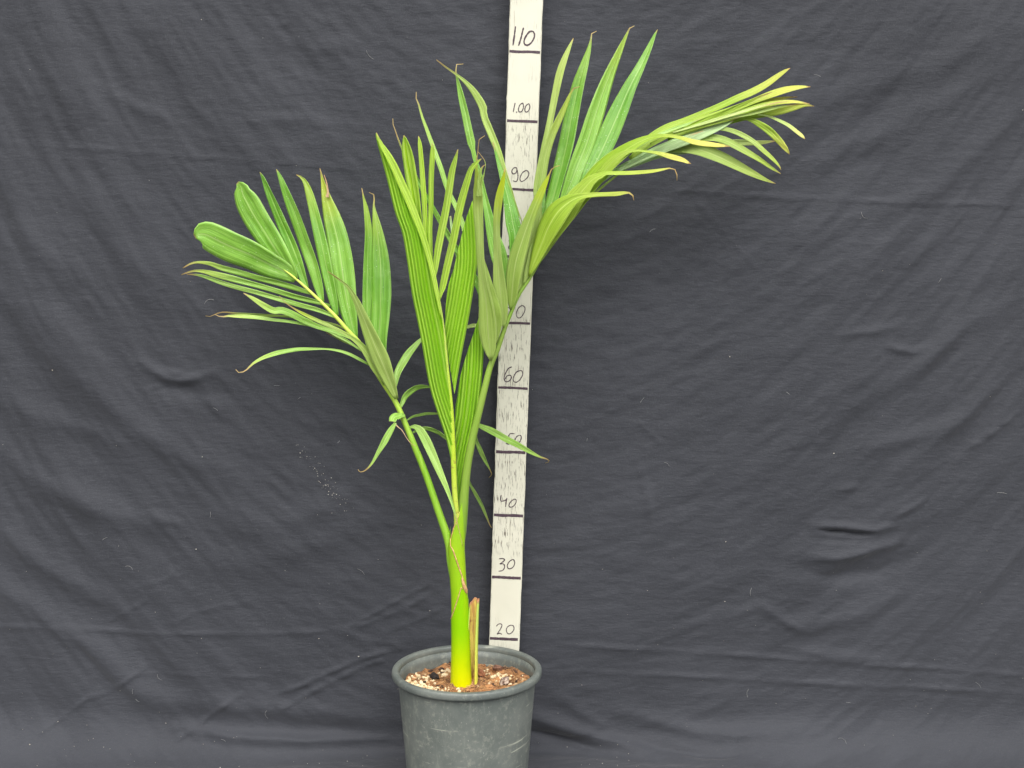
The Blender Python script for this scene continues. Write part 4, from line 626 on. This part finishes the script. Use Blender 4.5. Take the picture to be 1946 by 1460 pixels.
def chunk(r, sq=(1, 1, 1), rough=.35):
    v = IV*(1+rough*(rng.random((len(IV), 1))-.5)); v = v+.25*rough*np.sin(IV[:, [1, 2, 0]]*3+rng.random(3)*6)
    v = v*np.array(sq)*r; q = np.array(Matrix.Rotation(rng.random()*6, 3, 'Z') @ Matrix.Rotation(rng.random()*6, 3, 'X')); return v @ q.T
def in_pot(): 
    while True:
        x, y = rng.uniform(-1, 1, 2)*ri*.96
        if math.hypot(x, y) < ri*.95 and math.hypot(x-PALM_DX, y) > .02: return x, y
PALM_DX = STEM_ROWS[1][0]-POT_C[0]
parts = []
clusters = [(-.078, -.002, .019, .028, 270), (-.055, -.03, .024, .016, 90), (.052, .022, .016, .010, 46), (-.035, .042, .018, .014, 36), (.02, .05, .012, .012, 22), (.035, -.02, .04, .03, 14), (-.02, -.06, .05, .014, 18), (.07, .0, .015, .02, 8)]
for cx, cy, sx, sy, n in clusters:
    for _ in range(n):
        x, y = rng.normal(cx, sx*.6), rng.normal(cy, sy*.6)
        if math.hypot(x, y) > ri*.95 or math.hypot(x-PALM_DX, y) < .021: continue
        r = rng.choice([.0013, .0020, .0028, .0038], p=[.40, .38, .18, .04])*rng.uniform(.8, 1.2)
        v = chunk(r, (1, rng.uniform(.75, 1), rng.uniform(.65, .95))); z = float(soil_h(x, y))+r*.45
        parts.append(([PT(*(p+np.array((x, y, z)))) for p in v], IF))
V_, F_ = join(parts); M_PERL = simple('perlite_white', (.72, .60, .39), .8, (.58, .43, .24), 120, .0008)
tag(mesh_obj('perlite_grains', V_, F_, M_PERL, None, smooth=False), 'cream white perlite grains scattered over the soil', 'perlite', 'stuff')
parts, parts2 = [], []
for _ in range(170):
    x, y = in_pot(); r = rng.uniform(.0012, .0038); v = chunk(r, (1.4, rng.uniform(.5, 1), rng.uniform(.4, .8)), .6); z = float(soil_h(x, y))+r*.3
    (parts if rng.random() < .5 else parts2).append(([PT(*(p+np.array((x, y, z)))) for p in v], IF))
V_, F_ = join(parts); tag(mesh_obj('bark_crumbs', V_, F_, simple('dark_bark', (.035, .018, .012), .85, (.10, .05, .028), 90, .001), None, False), 'small dark bark crumbs mixed into the top of the soil', 'bark', 'stuff')
V_, F_ = join(parts2); tag(mesh_obj('coir_crumbs', V_, F_, simple('red_brown_bark', (.28, .12, .05), .85, (.40, .22, .10), 90, .001), None, False), 'orange brown coir crumbs mixed into the top of the soil', 'coir', 'stuff')
parts = []
for _ in range(420):
    x, y = in_pot(); a = rng.random()*6.28; Lf = rng.uniform(.008, .03); cu = rng.uniform(-90, 90); pts = []
    for t in np.linspace(0, 1, 6):
        aa = a+cu*Lf*t; x += math.cos(aa)*Lf/6; y += math.sin(aa)*Lf/6
        if math.hypot(x, y) > ri*.94: break
        pts.append(tuple(PT(x, y, float(soil_h(x, y))+.0009+.0028*math.sin(math.pi*t)*rng.random()))+(rng.uniform(.00018, .00038),))
    if len(pts) > 3: v, f, _u = tube(pts, 8, 3); parts.append((v, f))
V_, F_ = join(parts); tag(mesh_obj('coir_fibres', V_, F_, simple('coir_fibre', (.42, .21, .08), .8, (.58, .34, .15), 60), None), 'curly orange brown coir fibres matted on the soil', 'coir', 'stuff')
def lump(name, x, y, r, sq, mat, label, cat):
    v = chunk(r, sq, .5); z = float(soil_h(x, y))+r*.5; o = mesh_obj(name, [tuple(p) for p in v], IF, mat, None, False); o.location = PT(x, y, z); tag(o, label, cat); return o
lump('soil_lump', -.050, .022, .0085, (1, .8, .75), simple('black_peat', (.012, .009, .008), .9, (.03, .022, .018), 150, .002), 'black peat lump on the soil left of the palm stem', 'soil lump')
lump('bark_chip', .056, -.004, .0085, (1.1, .8, .7), simple('grey_brown_bark', (.10, .05, .035), .8, (.55, .45, .36), 110, .002), 'chunky brown bark chip flecked with white right of the stem', 'bark')
lump('bark_chip', .020, .030, .0065, (1, .8, .8), simple('rust_bark', (.20, .07, .035), .85, (.32, .13, .06), 120, .002), 'small rust brown bark chip just behind the cut leaf base', 'bark')
lump('bark_chip', .044, .046, .0060, (1.3, .8, .6), simple('dull_bark', (.12, .06, .04), .85, (.2, .1, .06), 120, .002), 'dull brown bark chip near the back of the pot, right of the stem', 'bark')

# ------------------------------------------------------------------ palm
palm = empty('palm_plant', (STEM_ROWS[0][0], POT_C[1], STEM_ROWS[0][1]))
tag(palm, 'young green palm with three feathery fronds growing in the pot', 'palm')
SR = np.array(STEM_ROWS)[::-1]                         # rows from top down -> sort by z rising
SR = SR[np.argsort(SR[:, 1])]
def stem_at(z): return np.interp(z, SR[:, 1], SR[:, 0]), np.interp(z, SR[:, 1], SR[:, 2])
def sheath_material(name, lo, mid, hi):
    t = NT(name); lu = t.attr('lu'); fi = t.noise(60, 4, .6, stretch=(2, 2, .08))
    col = t.mix(t.step(lu, .0, .38), lo, mid); col = t.mix(t.step(lu, .4, 1.0), col, hi)
    col = t.mix(t.math('MULTIPLY', t.step(fi, .52, .72), .28), col, (.46, .54, .01)); col = t.mix(t.math('MULTIPLY', t.step(t.noise(18, 3), .5, .7), .25), col, (.14, .36, .004))
    t.link(col, t.b.inputs['Base Color']); t.b.inputs['Roughness'].default_value = .36; t.b.inputs['Specular IOR Level'].default_value = .22
    t.b.inputs['Subsurface Weight'].default_value = .12; t.b.inputs['Subsurface Radius'].default_value = (.006, .008, .001)
    t.link(t.bump(fi, .25, .0006), t.b.inputs['Normal']); return t.m
def sheath(name, z0, tops, extra, mat, n=40, rows=60, wob=0.):
    """wrapped leaf base: rises from z0 to an oblique margin tops = [(c, z)] with c = -1 left ... 1 right"""
    V, Fc, U = [], [], []; cs = [c for c, _ in tops]; zs = [z for _, z in tops]; edge = []
    for k in range(n):
        a = 2*math.pi*k/n; zt = float(np.interp(math.cos(a), cs, zs))+wob*math.sin(5*a)
        for i in range(rows):
            z = z0+(zt-z0)*i/(rows-1); cx, r = stem_at(z); r = r+extra
            V.append((cx+r*math.cos(a), POT_C[1]+r*.92*math.sin(a), z)); U.append((z-SR[0, 1])/(SR[-1, 1]-SR[0, 1]))
        edge.append(V[-1])
    for k in range(n):
        k2 = (k+1) % n
        for i in range(rows-1): Fc.append((k*rows+i, k2*rows+i, k2*rows+i+1, k*rows+i+1))
    o = mesh_obj(name, V, Fc, mat, palm, True, {'lu': U})
    return o, edge
Zs = STEM_Z; zb = SR[0, 1]
m1 = sheath_material('sheath_yellow_base', (.66, .62, .0), (.22, .47, .0), (.18, .38, .003))
m2 = sheath_material('sheath_green', (.25, .45, .002), (.26, .46, .006), (.22, .42, .02))
m3 = sheath_material('sheath_lime', (.31, .49, .002), (.31, .49, .006), (.25, .45, .02))
DRY = simple('dry_margin', (.42, .22, .09), .75, (.62, .42, .16), 200, .0006)
s3, e3 = sheath('leaf_sheath', zb, [(-1, Zs[1035]), (-.6, Zs[1000]), (-.2, Zs[985]), (.4, Zs[940]), (1, Zs[930])], -.0006, m3)
s2, e2 = sheath('leaf_sheath', zb, [(-1, Zs[1000]), (-.7, Zs[1035]), (-.35, Zs[1041]), (1, Zs[1122])], .0004, m2)
s1, e1 = sheath('leaf_sheath', zb, [(-1, Zs[1176]), (.3, Zs[1112]), (.6, Zs[1118]), (1, Zs[1138])], .0012, m1)
tag(s1, 'lowest sheath, yellow at its foot'); tag(s2, 'middle sheath of the left frond'); tag(s3, 'upper sheath of the right frond')
def margin(edge, sel, r0, parent):
    pts = [tuple(edge[k % len(edge)])+(r0*(.55+.45*math.sin(math.pi*(i+.5)/len(sel))),) for i, k in enumerate(sel)]
    v, f, u = tube(pts, 30, 6); o = mesh_obj('dry_margin', v, f, DRY, parent); return o
margin(e2, range(24, 40), .0011, s2); margin(e1, range(20, 34), .0009, s1); margin(e3, range(20, 31), .0008, s3)
# curled dry flap where the middle sheath's margin ends
zf = Zs[1118]; fx, fr_ = stem_at(zf)
v, f, u = tube([(fx+fr_*.40, POT_C[1]-fr_*.95, zf+.018, .0010), (fx+fr_*.62, POT_C[1]-fr_*.90, zf+.008, .0022), (fx+fr_*.82, POT_C[1]-fr_*.72, zf+.001, .0028), (fx+fr_*.95, POT_C[1]-fr_*.52, zf-.006, .0012)], 20, 8, .5)
mesh_obj('dry_flap', v, f, simple('dry_flap_tan', (.62, .40, .18), .7, (.45, .24, .10), 150, .0006), s2)
# cut leaf base on the right: an open half pipe with a ragged top
def stump():
    z0, z1 = zb-.002, Zs[1138]+.002; n, m = 50, 15; V, Fc, U, W = [], [], [], []
    for side in (0, 1):
        for i in range(n):
            t = i/(n-1)
            for j in range(m):
                a = math.radians(-50+275*j/(m-1)); zt = z1-.004*abs(math.sin(a*2.3))-.010*max(0, -math.cos(a))**2
                z = z0+(zt-z0)*t; cx = .0128+.0070*t-.0012*math.sin(t*3); hw = .0118-.0042*t+.003*max(0,.15-t)/.15; th = .0016+.0008*max(0, math.cos(a))
                rr = hw-(th if side else 0)
                X = stem_at(z0+.02)[0]+cx+rr*math.cos(a); Y = POT_C[1]-.001+rr*.8*math.sin(a); V.append((X, Y, z)); U.append(t); W.append(side)
    N = n*m
    for i in range(n-1):
        for j in range(m-1):
            a = i*m+j; Fc.append((a, a+1, a+1+m, a+m)); Fc.append((N+a, N+a+m, N+a+1+m, N+a+1))
        a = i*m; Fc.append((a, a+m, N+a+m, N+a)); a = i*m+m-1; Fc.append((a, N+a, N+a+m, a+m))
    for j in range(m-1): a = (n-1)*m+j; Fc.append((a, a+1, N+a+1, N+a))
    t = NT('cut_leaf_base'); w, lu = t.attr('side'), t.attr('lu')
    inn = t.mix(t.step(t.noise(70, 5, .7, stretch=(2, 2, .22)), .42, .6), (.66, .50, .11), (.44, .24, .07)); inn = t.mix(t.step(t.noise(40, 3, .6), .56, .7), inn, (.26, .11, .04))
    outc = t.mix(t.step(lu, .1, .8), (.62, .58, .06), (.42, .54, .09)); col = t.mix(t.step(w, .3, .7), outc, inn)
    col = t.mix(t.step(lu, .955, 1.0), col, (.36, .16, .07))
    t.link(col, t.b.inputs['Base Color']); t.b.inputs['Roughness'].default_value = .6; t.link(t.bump(t.noise(90, 4, .6, stretch=(2, 2, .3)), .4, .001), t.b.inputs['Normal'])
    o = mesh_obj('cut_leaf_base', V, Fc, t.m, palm, True, {'lu': U, 'side': W}); tag(o, 'old leaf base cut short, dry and brown inside')
stump()

FROND_LABEL = {'A': 'left frond with broad mature leaflets', 'B': 'central young frond, still pleated and upright', 'C': 'right frond arching over past the measuring stick'}
FROND = {}
for k in 'ABC':
    v, f, u = tube(TUBES[k], 70, 12, .9)
    FROND[k] = mesh_obj('frond', v, f, STALK[k], palm, True, {'lu': u}); FROND[k]['label'] = FROND_LABEL[k]

def leaflet(frond, mat, pts, turn, fold, tip, k):
    n, m = 34, 9; P = resample(pts, n); P[:, 3] = np.maximum(P[:, 3], .0007)
    T = np.gradient(P[:, :3], axis=0); T /= np.linalg.norm(T, axis=1)[:, None]+1e-9
    lv = np.linspace(-1, 1, m); V, U, W, TN = [], [], [], []; ph = k*1.7; th = .00022
    rows = []
    for i in range(n):
        u = i/(n-1); f = np.array((0, -1, .13)); f = f-T[i]*f.dot(T[i]); f /= np.linalg.norm(f)+1e-9; s = np.cross(T[i], f)
        a = math.radians(turn+7*math.sin(u*5+ph)); S = s*math.cos(a)+f*math.sin(a); Nn = f*math.cos(a)-s*math.sin(a)
        hw = P[i, 3]/2; fo = fold*(1-.5*u)
        row = []
        for x in lv:
            ripple = (.05 if hw < .012 else .075)*math.sin(x*9+ph)*hw+.0004*math.sin(u*17+x*3+ph)*min(1, hw/.004)
            row.append(P[i, :3]+S*x*hw+Nn*(fo*hw*(abs(x)**1.2-.45)+ripple))
        rows.append((row, Nn))
    for sgn in (0, 1):
        for i, (row, Nn) in enumerate(rows):
            for j, p in enumerate(row):
                V.append(p-Nn*th*sgn); U.append(i/(n-1)); W.append(lv[j]); TN.append(float(np.clip((.0034-P[i, 3])/.0016, 0, 1)*np.clip((i/(n-1)-.72)/.1, 0, 1)))
    N = n*m; Fc = []
    for i in range(n-1):
        for j in range(m-1):
            a = i*m+j; Fc.append((a, a+1, a+1+m, a+m)); Fc.append((N+a, N+a+m, N+a+1+m, N+a+1))
        a = i*m; Fc.append((a, a+m, N+a+m, N+a)); a = i*m+m-1; Fc.append((a, N+a, N+a+m, a+m))
    for j in range(m-1):
        Fc.append((j, N+j, N+j+1, j+1)); a = (n-1)*m+j; Fc.append((a, a+1, N+a+1, N+a))
    return mesh_obj('leaflet', V, Fc, LEAF_MATS[mat], FROND[frond], True, {'lu': U, 'lv': W, 'tip': [tip]*len(V), 'pl': [w*1.5+.25 for w in W], 'thin': TN})
for k, (fd, mat, pts, turn, fold, tip) in enumerate(LEAFLETS): leaflet(fd, mat, pts, turn, fold, tip, k)

def pleated_blade(frond, mat, outer, inner, dw, amp):
    """leaflets still joined edge to edge: folds run parallel to the outer margin and end on the rachis"""
    def by_z(p, z):
        q = resample([tuple(a)+(0,) for a in p], 160)[:, :3]; o = np.argsort(q[:, 2]); q = q[o]
        return np.interp(z, q[:, 2], q[:, 0]), np.interp(z, q[:, 2], q[:, 1])
    zmin = max(min(p[2] for p in outer), min(p[2] for p in inner)); zmax = min(max(p[2] for p in outer), max(p[2] for p in inner))
    n = 90; z = np.linspace(zmin, zmax, n); xo, yo = by_z(outer, z); xi, yi = by_z(inner, z)
    Wd = np.abs(xi-xo); sg = np.sign(np.mean(xi-xo)); sub = 3; cols = int(Wd.max()/dw*sub)+2
    V, U, Wv, PL = [], [], [], []; th = .0003
    for side in (0, 1):
        for i in range(n):
            for j in range(cols):
                d_ = min(j*dw/sub, Wd[i]); t = d_/max(Wd[i], 1e-6); ph = (d_/dw) % 2; tri = ph if ph < 1 else 2-ph
                y = yo[i]+(yi[i]-yo[i])*t-amp*2*(tri-.5)*min(1, Wd[i]/.01)-.006*math.sin(math.pi*t)*min(1, Wd[i]/.03)
                V.append((xo[i]+sg*d_, y+side*th, z[i]+.18*amp*(tri-.5))); U.append(i/(n-1)*.75); Wv.append(.15+.7*tri); PL.append(d_/dw*.5)
    N = n*cols; Fc = []
    for i in range(n-1):
        for j in range(cols-1):
            if max(Wd[i], Wd[i+1]) <= j*dw/sub: continue
            a = i*cols+j
            q = (a, a+1, a+1+cols, a+cols)
            Fc.append(q if sg > 0 else q[::-1]); q2 = tuple(N+x for x in q); Fc.append(q2[::-1] if sg > 0 else q2)
        a = i*cols; Fc.append((a, a+cols, N+a+cols, N+a) if sg > 0 else (a, N+a, N+a+cols, a+cols))
    o = mesh_obj('leaflet', V, Fc, LEAF_MATS[mat], FROND[frond], False, {'lu': U, 'lv': Wv, 'tip': [.1]*len(V), 'pl': PL})
    o['label'] = 'pleated blade of leaflets still joined edge to edge'
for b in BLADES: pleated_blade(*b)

# ------------------------------------------------------------------ lint and crumbs on the cloth
parts = []
def speck(x, s, r, sq):
    p = cloth_point(np.array([x]), np.array([s]), .0006)[0]; v = chunk(r, sq, .6)
    parts.append(([tuple(p+q) for q in v[:12]], [f for f in ((0, 11, 5), (0, 5, 1), (0, 1, 7), (0, 7, 10), (0, 10, 11), (1, 5, 9), (5, 11, 4), (11, 10, 2), (10, 7, 6), (7, 1, 8), (3, 9, 4), (3, 4, 2), (3, 2, 6), (3, 6, 8), (3, 8, 9), (4, 9, 5), (2, 4, 11), (6, 2, 10), (8, 6, 7), (9, 8, 1))]))
for _ in range(260):
    x = rng.uniform(-.9, .9); s = rng.uniform(.0, 1.25) if rng.random() < .55 else rng.uniform(-.05, .35)
    r = rng.choice([.0003, .0005, .0010], p=[.6, .32, .08]); speck(x, s, r, (1, .6, rng.uniform(.6, 1.6)))
for _ in range(70):                                       # trail of crumbs left of the pot
    t = rng.random(); speck(-.335+.075*t+rng.normal(0, .007), .50-.10*t+rng.normal(0, .008), rng.uniform(.0003, .0008), (1, .6, 1))
for _ in range(40): speck(rng.uniform(-.75, -.12), rng.uniform(-.09, .03), rng.uniform(.0003, .0008), (1, .7, 1))
for _ in range(22): speck(rng.uniform(.06, .2), rng.uniform(-.10, .01), rng.uniform(.0003, .0008), (1, .7, 1))
V_, F_ = join(parts); tag(mesh_obj('lint_specks', V_, F_, simple('pale_lint', (.55, .53, .47), .9, (.38, .34, .28), 200), None), 'tiny pale crumbs and lint specks clinging to the black cloth', 'lint', 'stuff')
parts = []
for _ in range(34):
    x, s = rng.uniform(-.85, .85), rng.uniform(.02, 1.2); a = rng.random()*6.28; Lf = rng.uniform(.006, .022); cu = rng.uniform(-110, 110); pts = []
    for t in np.linspace(0, 1, 6):
        aa = a+cu*Lf*t; x += math.cos(aa)*Lf/6; s += math.sin(aa)*Lf/6
        p = cloth_point(np.array([x]), np.array([s]), .0008)[0]; pts.append(tuple(p)+(.00016,))
    v, f, _u = tube(pts, 9, 3); parts.append((v, f))
V_, F_ = join(parts); tag(mesh_obj('lint_threads', V_, F_, simple('grey_thread', (.36, .36, .35), .9), None), 'short grey threads clinging to the black cloth', 'lint', 'stuff')
